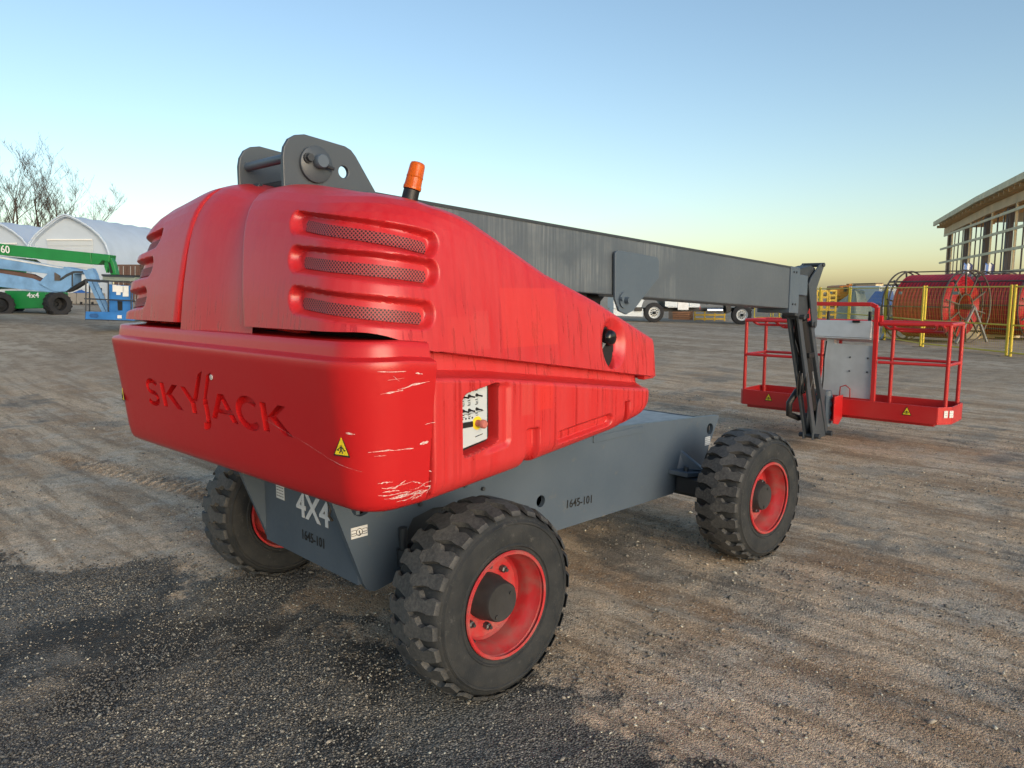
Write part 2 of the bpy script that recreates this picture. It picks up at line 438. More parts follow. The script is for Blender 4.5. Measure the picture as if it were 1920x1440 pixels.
# ---------- wheels
TY_R = .415
def tyre_mesh(inner_first=True):
    hw = .152
    prof = [(-.128, .222), (-.142, .232), (-.150, .27), (-.155, .315), (-.150, .350), (-.141, .372), (-.120, .384), (-.06, .391), (0, .393), (.06, .391), (.120, .384), (.141, .372), (.150, .350), (.152, .344), (.155, .315), (.150, .27), (.142, .232), (.128, .222)]
    b = MB(); b.lathe(prof, 96, close=True)
    # ribs on the side wall
    for s in (-1, 1):
        b.lathe([(s * .150, .338), (s * .1565, .343), (s * .1565, .350), (s * .147, .358)], 96, close=True)
        b.lathe([(s * .146, .245), (s * .152, .249), (s * .152, .254), (s * .148, .258)], 96, close=True)
    n0 = len(b.v)
    N = 26; rb = .391; rt = TY_R
    def lugpt(th, y, r): return (r * math.cos(th), y, r * math.sin(th))
    for s in (-1, 1):
        for k in range(N):
            t0 = 2 * PI * (k + (.5 if s > 0 else 0)) / N; sk = -1
            # chevron lug outline in (axial, angle*radius) metres, from the shoulder to the forked head near the middle
            o = [(.156, -.028), (.120, -.036), (.100, -.018), (.074, -.020), (.052, -.052), (.022, -.050), (.014, -.010), (-.020, .022), (-.018, .064), (.008, .084), (.040, .068), (.070, .054), (.100, .050), (.118, .056), (.156, .050)]
            jit = random.uniform(-.004, .004)
            top = []; bot = []
            for (y, a) in o:
                a = a * .70; y = min(y, .146)
                rr = rt - max(0, y - .098) * .42 + random.uniform(-.0012, .0012); yy = y * .965
                th = t0 + sk * (a + jit) / rt
                top.append(lugpt(th, s * yy, rr)); cx, ca = .075, .02
                y2 = cx + (y - cx) * 1.05; a2 = ca + (a - ca) * 1.09
                if y > .14: y2 = .1505
                bot.append(lugpt(t0 + sk * (a2 + jit) / rt, s * y2, rb - (.014 if y > .14 else 0)))
            n = len(o); fs = [tuple(range(n))]
            for i in range(n): j = (i + 1) % n; fs.append((i, i + n, j + n, j))
            b.add(top + bot, fs)
    me = b.mesh('tyre')
    bm = bmesh.new(); bm.from_mesh(me); bmesh.ops.recalc_face_normals(bm, faces=bm.faces); bm.to_mesh(me); bm.free()
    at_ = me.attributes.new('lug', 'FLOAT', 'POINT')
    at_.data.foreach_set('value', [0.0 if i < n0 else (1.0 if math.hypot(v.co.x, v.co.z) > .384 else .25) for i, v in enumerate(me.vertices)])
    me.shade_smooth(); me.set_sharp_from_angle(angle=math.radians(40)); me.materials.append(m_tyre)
    return me
tyre_me = tyre_mesh()
def rim_mesh():
    # outer face at +y ; barrel goes inwards
    p = [(.150, .214), (.152, .226), (.146, .230), (.138, .226), (.132, .214), (.100, .206), (.085, .196), (.055, .188), (.020, .188), (.008, .178), (.004, .110), (.000, .06), (-.010, .06), (-.004, .19), (-.02, .20), (-.13, .214), (-.146, .226), (-.152, .226), (-.152, .214), (-.10, .19), (-.02, .175), (-.012, .06)]
    b = MB(); b.lathe(p, 64, close=False, caps=False)
    me = b.mesh('wheel'); bm = bmesh.new(); bm.from_mesh(me); bmesh.ops.recalc_face_normals(bm, faces=bm.faces); bm.to_mesh(me); bm.free()
    me.shade_smooth(); me.set_sharp_from_angle(angle=math.radians(35)); me.materials.append(m_rim); return me
rim_me = rim_mesh()
b = MB(); b.lathe([(-.02, .100), (.035, .100), (.050, .094), (.105, .086), (.115, .080), (.118, .0)], 40)
b.lathe([(.116, .010), (.122, .010), (.123, 0)], 10, (.045, 0, -.045)); b.lathe([(.116, .008), (.121, .008), (.122, 0)], 10, (-.05, 0, .02))
hub_me = b.mesh('hub'); hub_me.shade_smooth(); hub_me.set_sharp_from_angle(angle=math.radians(35)); hub_me.materials.append(m_hub)
b = MB()
for k in range(8):
    a = 2 * PI * k / 8 + .2; c = (.135 * math.cos(a), 0, .135 * math.sin(a)); b.lathe([(0, .016), (.030, .016), (.034, .009), (.046, .008)], 6, c)
nut_me = b.mesh('lug_nuts'); nut_me.materials.append(m_bolt)
b = MB(); b.tube([(.196, .10, 0), (.20, .125, 0)], .005, 6); valve_me = b.mesh('valve_stem'); valve_me.materials.append(m_bolt)
for (x, s, spin, steer) in ((0, -1, .10, 0), (0, 1, .55, 0), (2.31, -1, .33, -2.5), (2.31, 1, .8, -2.5)):
    w = link(rim_me.copy() if False else rim_me, 'wheel', None, lift); w.location = (x, s * .945, .402)
    w.rotation_euler = (0, 0, (0 if s > 0 else PI) + math.radians(steer))
    for nm, me in (('tyre', tyre_me), ('hub', hub_me), ('lug_nuts', nut_me), ('valve_stem', valve_me)):
        o = link(me, nm, None, w); o.rotation_euler = (0, spin if nm == 'tyre' else (.6 if nm == 'valve_stem' else spin * 2), 0)
        o.location = (0, 0, 0)
        if nm == 'lug_nuts': o['kind'] = 'stuff'

lower = set(o.name for o in lift.children)
# ---------- counterweight
def plan_pts(xr, yh, r, xf, inset, n=14, bow=.0):
    """rounded U seen from above, from the left front end over the rear to the right front end"""
    yh = yh - inset; xr = xr + inset; r = max(.02, r - inset)
    P = []
    for x in np.linspace(xf, xr + r, 7)[:-1]: P.append((x, yh))
    for a in np.linspace(0, PI / 2, n): P.append((xr + r - r * math.sin(a), yh - r + r * math.cos(a)))
    for y in np.linspace(yh - r, -(yh - r), 25)[1:-1]: P.append((xr, y))
    for a in np.linspace(0, PI / 2, n): P.append((xr + r - r * math.cos(a), -(yh - r) - r * math.sin(a)))
    for x in np.linspace(xr + r, xf, 7)[1:]: P.append((x, -yh))
    return np.array(P)
CW_XR, CW_Y, CW_R, CW_XF = -.832, 1.145, .21, -.502
LEV = [(.945, .30), (.932, .18), (.930, .125), (.935, .098), (.948, .080), (.968, .069), (1.01, .060), (1.08, .052), (1.16, .044), (1.26, .031), (1.36, .018), (1.43, .009), (1.455, .006), (1.466, .009), (1.472, .018), (1.476, .034), (1.480, .040), (1.505, .044), (1.522, .047), (1.530, .052), (1.534, .064), (1.534, .30)]
def cw_inset(z): return float(np.interp(z, [l[0] for l in LEV[3:19]], [l[1] for l in LEV[3:19]]))
rings = []
for z, ins in LEV:
    P = plan_pts(CW_XR, CW_Y, CW_R, CW_XF, ins)
    # drop of the upper edge towards the front of the right and left flanks
    zz = np.where(P[:, 0] > -.62, z - (P[:, 0] + .62) * .10 * smooth01(1.2, 1.47, z), z)
    rings.append(np.column_stack([P, zz]))
G = np.stack(rings, 1)
b = MB(); b.grid(G)
n1, n2 = G.shape[:2]
b.f.append(tuple(i * n2 + 0 for i in range(n1))); b.f.append(tuple(i * n2 + n2 - 1 for i in range(n1 - 1, -1, -1)))
b.f.append(tuple(list(range(n2)) + [(n1 - 1) * n2 + j for j in range(n2 - 1, -1, -1)]))
me = b.mesh('counterweight'); bm = bmesh.new(); bm.from_mesh(me); bmesh.ops.recalc_face_normals(bm, faces=bm.faces)
bm.to_mesh(me); bm.free()
ctw = link(me, 'counterweight', m_ctw, lift)

# engraved word mark, letters as outlines in (u to the right, v up), metres
def thick(path, w):
    """outline of a stroke with flat ends"""
    P = [np.array(p, float) for p in path]; L = []; R_ = []
    for i in range(len(P)):
        t_ = P[min(i + 1, len(P) - 1)] - P[max(i - 1, 0)]; t_ /= np.linalg.norm(t_); n_ = np.array([-t_[1], t_[0]])
        ww = w[i] if hasattr(w, '__len__') else w
        L.append(P[i] + n_ * ww / 2); R_.append(P[i] - n_ * ww / 2)
    return L + R_[::-1]
def quad(a, b_, w):    # slanted stroke cut level at top and bottom
    return [(a[0] - w / 2, a[1]), (a[0] + w / 2, a[1]), (b_[0] + w / 2, b_[1]), (b_[0] - w / 2, b_[1])]
Hh = .118; sw = .034
def letter_K(u): return [[(u, 0), (u + sw, 0), (u + sw, Hh), (u, Hh)], [(u + sw - .004, .060), (u + .10, Hh), (u + .142, Hh), (u + .070, .060)], [(u + .045, .062), (u + .084, .070), (u + .158, 0), (u + .112, 0)]]
arc = lambda cx, cy, rx, ry, a0, a1, n=16: [(cx + rx * math.cos(a), cy + ry * math.sin(a)) for a in np.linspace(math.radians(a0), math.radians(a1), n)]
strokes = []
S = arc(.058, .088, .036, .030, 20, 250, 12)[0:] + arc(.060, .032, .040, .032, 80, -160, 12)
strokes.append(thick(arc(.062, .086, .042, .031, 25, 235, 12) + [(.060, .058)] + arc(.052, .031, .044, .031, 55, -150, 12), .023))
strokes += letter_K(.135)
strokes += [[(.300, Hh), (.338, Hh), (.398, .052), (.360, .046)], [(.362, 0), (.397, 0), (.397, .060), (.362, .050)], [(.380, .062), (.412, .060), (.488, .208), (.452, .190)]]
strokes += [[(.448, .045), (.482, .075), (.548, .208), (.512, .190)], thick([(.474, .080), (.474, -.020)] + arc(.446, -.020, .028, .028, -10, -110, 6), .032)]
strokes += [[(.500, 0), (.534, 0), (.602, Hh), (.568, Hh)], [(.572, Hh), (.606, Hh), (.676, 0), (.638, 0)], [(.548, .030), (.630, .030), (.620, .050), (.556, .050)]]
strokes.append(thick(arc(.752, .059, .062, .058, 42, 320, 22), [.018] + [.026 + .008 * math.sin(k / 21 * PI) for k in range(20)] + [.018]))
strokes += letter_K(.826)
U0 = .645; V0 = 1.164; KU = 1.33
cutters = []
for st in strokes:
    P = [(U0 - p[0] * KU, V0 + p[1] * .97) for p in st]
    n = len(P); fr = []; bk = []
    for (y, z) in P:
        xs = CW_XR + cw_inset(z); fr.append((xs - .03, y, z)); bk.append((xs + .026, y, z))
    q = MB(); fs = [tuple(range(n)), tuple(range(2 * n - 1, n - 1, -1))] + [(i, i + n, (i + 1) % n + n, (i + 1) % n) for i in range(n)]
    q.add(fr + bk, fs); me_ = q.mesh('cut'); bm = bmesh.new(); bm.from_mesh(me_); bmesh.ops.triangulate(bm, faces=[f for f in bm.faces if len(f.verts) > 4]); bmesh.ops.recalc_face_normals(bm, faces=bm.faces); bm.to_mesh(me_); bm.free()
    o_ = bpy.data.objects.new('cut', me_); col.objects.link(o_); cutters.append(o_)
for o_ in cutters:
    md = ctw.modifiers.new('b', 'BOOLEAN'); md.operation = 'DIFFERENCE'; md.object = o_; md.solver = 'EXACT'
dg = bpy.context.evaluated_depsgraph_get(); nm = bpy.data.meshes.new_from_object(ctw.evaluated_get(dg)); ctw.modifiers.clear(); ctw.data = nm
for o_ in cutters: bpy.data.objects.remove(o_)
nm.shade_smooth(); nm.set_sharp_from_angle(angle=math.radians(38))

def cw_surface(s, z):
    """point on the counterweight skin and its outward normal; s = arc length past the start of the right rear corner"""
    ins = cw_inset(z); r = CW_R - ins; yc = -(CW_Y - CW_R); xc = CW_XR + CW_R; L = r * PI / 2
    if s < 0: p = (xc - r, yc - s, z); n_ = (-1, 0, 0)
    elif s < L: a = s / r; p = (xc - r * math.cos(a), yc - r * math.sin(a), z); n_ = (-math.cos(a), -math.sin(a), 0)
    else: p = (xc + (s - L), yc - r, z); n_ = (0, -1, 0)
    q = np.array(p)
    if q[0] > -.62: q[2] -= (q[0] + .62) * .10 * float(smooth01(1.2, 1.47, z))
    return q, np.array(n_)
# white gouges in the paint: thin slivers lying on the skin of the right rear corner
m_gouge = NT('bare white scraped paint'); gn = m_gouge.ramp(m_gouge.noise(m_gouge.obj, 90, 4, .7), [(.35, 0), (.6, 1)])
m_gouge = m_gouge.out(m_gouge.mix(gn, (.66, .62, .60), (.58, .22, .20)), .7)
def gouge(path, w, seed=0):
    rg = random.Random(seed); P = []
    for i in range(len(path) - 1):
        for k in range(5):
            f = k / 5; P.append((path[i][0] * (1 - f) + path[i + 1][0] * f, path[i][1] * (1 - f) + path[i + 1][1] * f + rg.uniform(-.0012, .0012)))
    P.append(path[-1]); n = len(P); vs = []; fs = []
    for i, (s, z) in enumerate(P):
        ww = w * .72 * (.15 + 1.1 * rg.random()) * math.sin(PI * (i + .6) / (n + .2)) ** .6
        for dz in (-ww / 2, ww / 2):
            p, n_ = cw_surface(s, z + dz); vs.append(p + n_ * .0014)
    for i in range(n - 1): fs.append((2 * i, 2 * i + 2, 2 * i + 3, 2 * i + 1))
    return vs, fs
b = MB(); rg = random.Random(11)
G_ = [([(.20, 1.435), (.30, 1.432)], .005), ([(.34, 1.425), (.37, 1.422)], .010), ([(.26, 1.37), (.33, 1.385), (.40, 1.395)], .008), ([(.20, 1.36), (.28, 1.368)], .010), ([(.06, 1.225), (.095, 1.222)], .010),
      ([(.13, 1.158), (.20, 1.162), (.30, 1.155)], .008), ([(.33, 1.165), (.37, 1.170)], .018), ([(.15, 1.145), (.19, 1.145)], .005), ([(.36, 1.06), (.40, 1.04)], .006), ([(.28, 1.035), (.32, 1.02), (.34, 1.0)], .006),
      ([(.33, 1.015), (.41, 1.025)], .003), ([(.29, 1.0), (.32, .985), (.35, .985)], .005), ([(.40, 1.07), (.42, 1.05)], .005), ([(.38, 1.10), (.41, 1.115)], .003), ([(.36, 1.235), (.41, 1.238)], .004),
      ([(-.25, 1.17), (-.05, 1.12), (.10, 1.09)], .0018), ([(-.45, 1.21), (-.25, 1.165)], .002), ([(-.12, 1.34), (-.12, 1.31)], .004), ([(.25, 1.42), (.27, 1.40)], .005), ([(.23, 1.405), (.29, 1.41)], .003)]
for k in range(26):
    s0 = rg.uniform(.14, .36); z0 = .962 + rg.random() ** 1.6 * .055 + max(0, .22 - s0) * .45; L_ = rg.uniform(.03, .12)
    G_.append(([(s0, z0), (s0 + L_ / 2, z0 + rg.uniform(-.004, .006)), (s0 + L_, z0 + rg.uniform(-.004, .016))], rg.uniform(.002, .008)))
for k in range(9): s0 = rg.uniform(.30, .42); G_.append(([(s0, .975), (s0 + .03, .982 + rg.random() * .02), (s0 + .05, .99)], rg.uniform(.006, .014)))
for k, (pth, w_) in enumerate(G_): b.add(*gouge(pth, w_, k))
stuff(b.build('paint_gouges', m_gouge, ctw, None, 0, 2, False))

def warning_triangle(c, r, u, n_, size, parent):
    c = np.array(c, float); r = np.array(r, float); u = np.array(u, float); n_ = np.array(n_, float)
    def tri(s, off, nm, m, par):
        b = MB(); b.prism([c + n_ * off + r * (-s * .5) + u * (-s * .40), c + n_ * off + r * (s * .5) + u * (-s * .40), c + n_ * off + u * (s * .60)], n_ * .0010); return b.build(nm, m, par)
    o = tri(size * 1.10, .0005, 'warning_decal', m_ink, parent); tri(size * .90, .0016, 'yellow_field', m_yellowd, o)
    b = MB(); f = c + n_ * .0030
    b.lathe([(-.0003, size * .045), (.0003, size * .045)], 8)
    q = MB(); k = size
    pts = lambda *a: [f + r * x * k + u * y * k for x, y in a]
    q.tube(pts((0, .13), (0, .10)), k * .055, 6); q.tube(pts((0, .08), (0, -.14)), k * .045, 5); q.tube(pts((-.02, .04), (-.18, -.06)), k * .026, 5); q.tube(pts((.02, .04), (.18, -.06)), k * .026, 5)
    q.tube(pts((-.02, -.12), (-.11, -.27)), k * .03, 5); q.tube(pts((.02, -.12), (.11, -.27)), k * .03, 5); q.box(f + r * -.22 * k - u * .12 * k, (k * .12, .0015, k * .07), np.stack([r, n_, u], 1)); q.box(f + r * .22 * k - u * .12 * k, (k * .12, .0015, k * .07), np.stack([r, n_, u], 1))
    stuff(q.build('pictogram', m_ink, o))
p_, n_ = cw_surface(.035, 1.170); r_ = np.cross((0, 0, 1), n_); r_ = np.array([n_[1], -n_[0], 0.0]) * -1
warning_triangle(p_ + n_ * .002, np.cross(np.array([0, 0, 1.]), n_), (0, 0, 1), n_, .068, ctw)
pl = p_.copy(); pl[1] = -pl[1]; nl = n_.copy(); nl[1] = -nl[1]
warning_triangle(pl + nl * .002, np.cross(np.array([0, 0, 1.]), nl), (0, 0, 1), nl, .068, ctw)
b = MB(); b.lathe([(CW_XR + cw_inset(1.345) - .001, .012), (CW_XR + cw_inset(1.345) - .004, .011), (CW_XR + cw_inset(1.345) - .005, 0)], 14, (0, -.085, 1.345), 'x'); b.build('plug', simple('pale plug', (.5, .48, .45), .6), ctw)

# ---------- engine covers: swept wall with leaning sides, rolled shoulder and louvres pressed into the corner
HX, HYc, HR, HXF = -.785, 1.075, .24, 1.030
PROF_Z = [0, .10, .2, .3, .4, .5, .6, .7, .78, .85, .91, .955, .985, 1.0, 1.004]
PROF_I = [0, .008, .016, .026, .038, .050, .065, .084, .106, .134, .170, .212, .262, .318, .375]
PROF_I2 = [0, .006, .011, .016, .021, .026, .031, .037, .043, .050, .060, .080, .125, .220, .375]
H_X = [-.8, -.5, -.4, -.32, -.2, -.07, .22, .57, 1.03]; H_Z = [2.105, 2.088, 2.068, 2.040, 1.988, 1.928, 1.788, 1.665, 1.470]
def hood_h(x): return np.interp(x, H_X, H_Z)
def hood_z0(x, y):
    side = smooth01(-.74, -.42, x)
    return (1.562 - .080 * side) - np.maximum(0, x + .42) * .146
def hood_base(t, ys, off=0.0):
    """plan curve; t arc length from the seam at |y|=ys; returns x, |y|, outward normal"""
    L1 = HYc - HR - ys; L2 = HR * PI / 2
    if t <= L1: return HX, ys + t, -1.0, 0.0
    if t <= L1 + L2: a = (t - L1) / HR; return HX + HR - HR * math.cos(a), HYc - HR + HR * math.sin(a), -math.cos(a), math.sin(a)
    return HX + HR + (t - L1 - L2), HYc, 0.0, 1.0
SLOTS = [((-.125, 1.668), (.415, 1.614), .050), ((-.125, 1.815), (.430, 1.762), .050), ((-.125, 1.952), (.425, 1.866), .047)]
def capsule(px, pz, a, b_, r):
    ax, az = a; bx, bz = b_; h = np.clip(((px - ax) * (bx - ax) + (pz - az) * (bz - az)) / ((bx - ax) ** 2 + (bz - az) ** 2), 0, 1)
    return np.hypot(px - ax - h * (bx - ax), pz - az - h * (bz - az)) - r
def hood_points(ts, vs, ys, press=True, slant=0.0, rise=0.0):
    L1 = HYc - HR - ys; L2 = HR * PI / 2; L3 = HXF - HX - HR
    P = np.zeros((len(ts), len(vs), 3)); D = np.zeros((len(ts), len(vs)))
    zi = np.interp(vs, np.linspace(0, 1, len(PROF_Z)), PROF_Z); i1 = np.interp(vs, np.linspace(0, 1, len(PROF_Z)), PROF_I); i2 = np.interp(vs, np.linspace(0, 1, len(PROF_Z)), PROF_I2)
    for a, t_ in enumerate(ts):
        cr = float(smooth01(L1 + L2 * .4, L1 + L2 + .30, t_)); ii = i1 * (1 - cr) + i2 * cr
        x, y, nx, ny = hood_base(t_, ys)
        z0 = float(hood_z0(x, y))
        k = min(1.0, max(.30, (float(hood_h(x)) - z0) / .55)) ** 1.1
        ins = ii * k + (.022 if slant > .1 else .008) * max(0.0, 1 - t_ / .030) ** 2
        Rr = HR + .35 * ins                                     # the corner opens up towards the roof
        if t_ <= L1: f = t_ / L1; yy0 = ys - slant * zi; py = yy0 + (HYc - ins - Rr - yy0) * f; px = HX + ins
        elif t_ <= L1 + L2: al = (t_ - L1) / L2 * PI / 2; px = HX + ins + Rr - Rr * math.cos(al); py = HYc - ins - Rr + Rr * math.sin(al)
        else: f = (t_ - L1 - L2) / L3; xa = HX + ins + Rr; px = xa + (HXF - xa) * f; py = HYc - ins
        h = hood_h(px) + .055 * (1 - smooth01(.25, .75, py)) * (1 - smooth01(-.5, -.25, px))
        h = h + rise * (1 - smooth01(-.45, -.1, px))
        z = z0 + (h - z0) * zi
        if press:
            for (s0, s1, r) in SLOTS:
                d = capsule(t_ - L1, z, s0, s1, r); D[a] = np.maximum(D[a], smooth01(0.004, -.020, d))
            px = px - nx * .038 * D[a]; py = py - ny * .038 * D[a]
        P[a, :, 0] = px; P[a, :, 1] = py; P[a, :, 2] = z
    return P, D
def close_hood(P, spine_y, flip_back=True):
    """append roof rows and inner wall"""
    top = P[:, -1, :]; sx = np.maximum(top[:, 0], -.42)
    r1 = np.column_stack([np.maximum(top[:, 0], -.43), np.minimum(top[:, 1], np.maximum(spine_y + .06, 0)), top[:, 2] + .004])
    r2 = np.column_stack([sx, np.full(len(sx), spine_y), top[:, 2] - .004]); r3 = r2.copy(); r3[:, 2] = np.minimum(1.50, r2[:, 2] - .05)
    return np.concatenate([P, r1[:, None], r2[:, None], r3[:, None]], 1)
YS = .30
L1 = HYc - HR - YS; L2 = HR * PI / 2; LT = L1 + L2 + (HXF - HX - HR)
ts = np.concatenate([np.linspace(0, .036, 8)[:-1], np.linspace(.036, L1 - .31, 10)[:-1], np.linspace(L1 - .31, L1 + .56, 170)[:-1], np.linspace(L1 + .56, L1 + L2 + (.55 - HX - HR), 50)[:-1], np.linspace(L1 + L2 + (.55 - HX - HR), L1 + L2 + (.78 - HX - HR), 90)[:-1], np.linspace(L1 + L2 + (.78 - HX - HR), LT, 20)])
vs = np.linspace(0, 1, 150)
L12 = L1 + L2
def cover_points(slant, rise):
    P, D = hood_points(ts, vs, YS, slant=slant, rise=rise)
    for a, t_ in enumerate(ts):             # dished opening for the work light near the front
        if t_ > L12:
            d = np.hypot((P[a, :, 0] - .652) / .60, P[a, :, 2] - 1.437) - .096
            d2 = np.hypot((P[a, :, 0] - .675) / .9, P[a, :, 2] - 1.457) - .125
            P[a, :, 1] -= .035 * smooth01(.0, -.07, d2) * smooth01(.54, .64, P[a, :, 0]) + .10 * smooth01(.004, -.010, d)
    Q = close_hood(P, .29)
    low = Q[:, :1, :].copy(); low[:, :, 2] -= .004; low[:, :, 0] += .035 * (low[:, :, 0] < -.4); low[:, :, 1] -= .035 * (low[:, :, 1] > .8)
    return np.concatenate([low, Q], 1)
m_mesh = NT('perforated red screen'); uvn = m_mesh.n.new('ShaderNodeUVMap'); uvn.uv_map = 'UVMap'
mv = m_mesh.map(uvn.outputs[0], (1, 1, 1), (0, 0, PI / 4)); vd = m_mesh.voro(mv, 1 / .0105, 'F1', 'Distance', 0.0)
hole = m_mesh.ramp(vd, [(.34, 0), (.40, 1)])
m_mesh = m_mesh.out(m_mesh.mix(hole, (.012, .004, .004), (.36, .05, .05)), .55)
def hood_side(sgn, mirror_name):
    rise = .045 if sgn > 0 else 0.0; Q = cover_points(.15 if sgn < 0 else .06, rise); Q[:, :, 1] *= sgn
    b = MB(); b.grid(Q)
    n1, n2 = Q.shape[:2]
    b.f.append(tuple((n1 - 1) * n2 + j for j in range(n2)))            # front end
    b.f.append(tuple(range(n2 - 1, -1, -1)))                           # seam end
    o = b.build('engine_cover', m_hood, lift, 50, 0, 2, True)
    # perforated screens in the louvres
    for (s0, s1, r) in SLOTS:
        tt = np.linspace(L1 + s0[0] - .012, L1 + s1[0] + .012, 60); rr = .021
        B, _ = hood_points(tt, vs, YS, rise=rise); rows = []; uv = []
        for a, t_ in enumerate(tt):
            f = (t_ - L1 - s0[0]) / (s1[0] - s0[0]); zc = s0[1] + (s1[1] - s0[1]) * f - .012
            k = 1.0 if 0 <= f <= 1 else math.sqrt(max(.02, 1 - ((f if f < 0 else f - 1) * (s1[0] - s0[0]) / .013) ** 2))
            x, y, nx, ny = hood_base(t_, YS)
            row = []
            for e in (-1, -.5, 0, .5, 1):
                z = zc + e * rr * k; j = np.interp(z, B[a, :, 2], np.arange(len(vs))); j0 = int(min(j, len(vs) - 2)); w_ = j - j0
                p = B[a, j0] * (1 - w_) + B[a, j0 + 1] * w_
                p = p + np.array([nx, ny, 0]) * .006; row.append((p[0], p[1] * sgn, z)); uv.append((t_, z))
            rows.append(row)
        g = MB(); R_ = np.array(rows); g.grid(R_, sgn > 0)
        me = g.mesh('vent_screen'); ul = me.uv_layers.new(name='UVMap')
        for lp in me.loops: ul.data[lp.index].uv = uv[lp.vertex_index]
        me.shade_smooth(); link(me, 'vent_screen', m_mesh, o)
    # ribs across the front end
    for (x0, zc, hh) in ((1.052, 1.388, .026), (1.076, 1.290, .036)):
        q = MB(); q.prism([(x0 - .06, sgn * .98, zc - hh), (x0 + .020, sgn * 1.0, zc - hh), (x0 + .028, sgn * 1.0, zc - hh * .2), (x0 + .010, sgn * 1.0, zc + hh * .5), (x0 - .06, sgn * .98, zc + hh)], (0, -sgn * .68, 0)); 
        q.prism([(x0 - .10, sgn * 1.0485, zc - hh), (x0 + .010, sgn * 1.035, zc - hh), (x0 + .012, sgn * 1.033, zc - hh * .1), (x0 - .0, sgn * 1.038, zc + hh * .6), (x0 - .10, sgn * 1.05, zc + hh)], (0, -sgn * .05, 0)); q.build('front_rib', m_hood, o, None, .008, 3)
    return o
hood_r = hood_side(-1, 'r'); hood_l = hood_side(1, 'l')
# work light inside the round opening
b = MB(); c = np.array([.668, -1.022, 1.482]); b.lathe([(-.045, .020), (-.040, .032), (-.02, .040), (.0, .042), (.04, .040)], 24, c); b.build('work_light', simple('glossy black lamp', (.008, .008, .010), .12), hood_r, 60)
b = MB(); b.prism([(.652 + .066 * math.cos(q), -1.030 + .010 * math.sin(q), 1.437 + .104 * math.sin(q)) for q in np.linspace(0, 2 * PI, 29)[:-1]], (0, .01, 0)); b.build('lamp_recess', m_void, hood_r)
b = MB(); b.prism([(.612, -1.039, 1.43), (.64, -1.039, 1.455), (.615, -1.039, 1.462)], (0, -.004, 0)); b.build('lamp_clip', m_steel, hood_r)

# centre cover between the two engine covers
yc = np.linspace(-.33, .26, 20); P = np.zeros((20, 60, 3)); zi = np.interp(np.linspace(0, 1, 60), np.linspace(0, 1, len(PROF_Z)), PROF_Z); ii = np.interp(np.linspace(0, 1, 60), np.linspace(0, 1, len(PROF_Z)), PROF_I)
for a, y in enumerate(yc):
    w_ = float(smooth01(-.15, .24, y)); z0 = 1.530; h = 2.135 + .058 * w_; P[a, :, 0] = HX + .030 - .026 * w_ + ii; P[a, :, 1] = y; P[a, :, 2] = z0 + (h - z0) * zi
ends = P[:, -1:, :].copy(); ends[:, :, 0] = -.30; P = np.concatenate([P, ends], 1)
low = P[:, :1, :].copy(); low[:, :, 0] += .05; P = np.concatenate([low, P], 1)
b = MB(); b.grid(P); b.build('centre_cover', m_hood, lift, 60)
# inner body that closes the gaps behind the covers
b = MB(); b.box((-.22, 0, 1.36), (.85, 1.90, .30)); b.box((.10, 0, 1.02), (.9, .80, .50)); b.box((-.25, -.62, 1.66), (.5, .55, .28)); b.box((-.25, .62, 1.66), (.5, .55, .28)); b.build('turntable_frame', m_void, lift)
b = MB(); b.lathe([(.86, .42), (.93, .42)], 40, (.55, 0, 0), 'z'); b.build('slew_ring', m_dark, lift, 40)

# ---------- side panel with control window
SY = 1.105; SX0, SX1 = -.492, 1.015
def sk_zt(x): return np.interp(x, [SX0, -.17, SX1], [1.398, 1.368, 1.212])
def sk_zb(x): return np.interp(x, [SX0, -.01, .03, .66, .87, .98, SX1], [.932, .968, .978, 1.036, 1.072, 1.10, 1.135])
def rbox(px, pz, c, hx, hz, r, sh=0.0):
    x = np.abs(px - c[0]) - hx + r; z = np.abs(pz - c[1] - sh * (px - c[0])) - hz + r
    return np.hypot(np.maximum(x, 0), np.maximum(z, 0)) + np.minimum(np.maximum(x, z), 0) - r
xs = np.concatenate([np.linspace(SX0, SX0 + .03, 8)[:-1], np.linspace(SX0 + .03, .19, 150)[:-1], np.linspace(.19, .79, 120)[:-1], np.linspace(.79, SX1, 40)])
ss = np.concatenate([np.linspace(0, .18, 26)[:-1], np.linspace(.18, .95, 90)[:-1], np.linspace(.95, 1, 10)])
P = np.zeros((len(xs), len(ss), 3)); hole_m = np.zeros((len(xs), len(ss)))
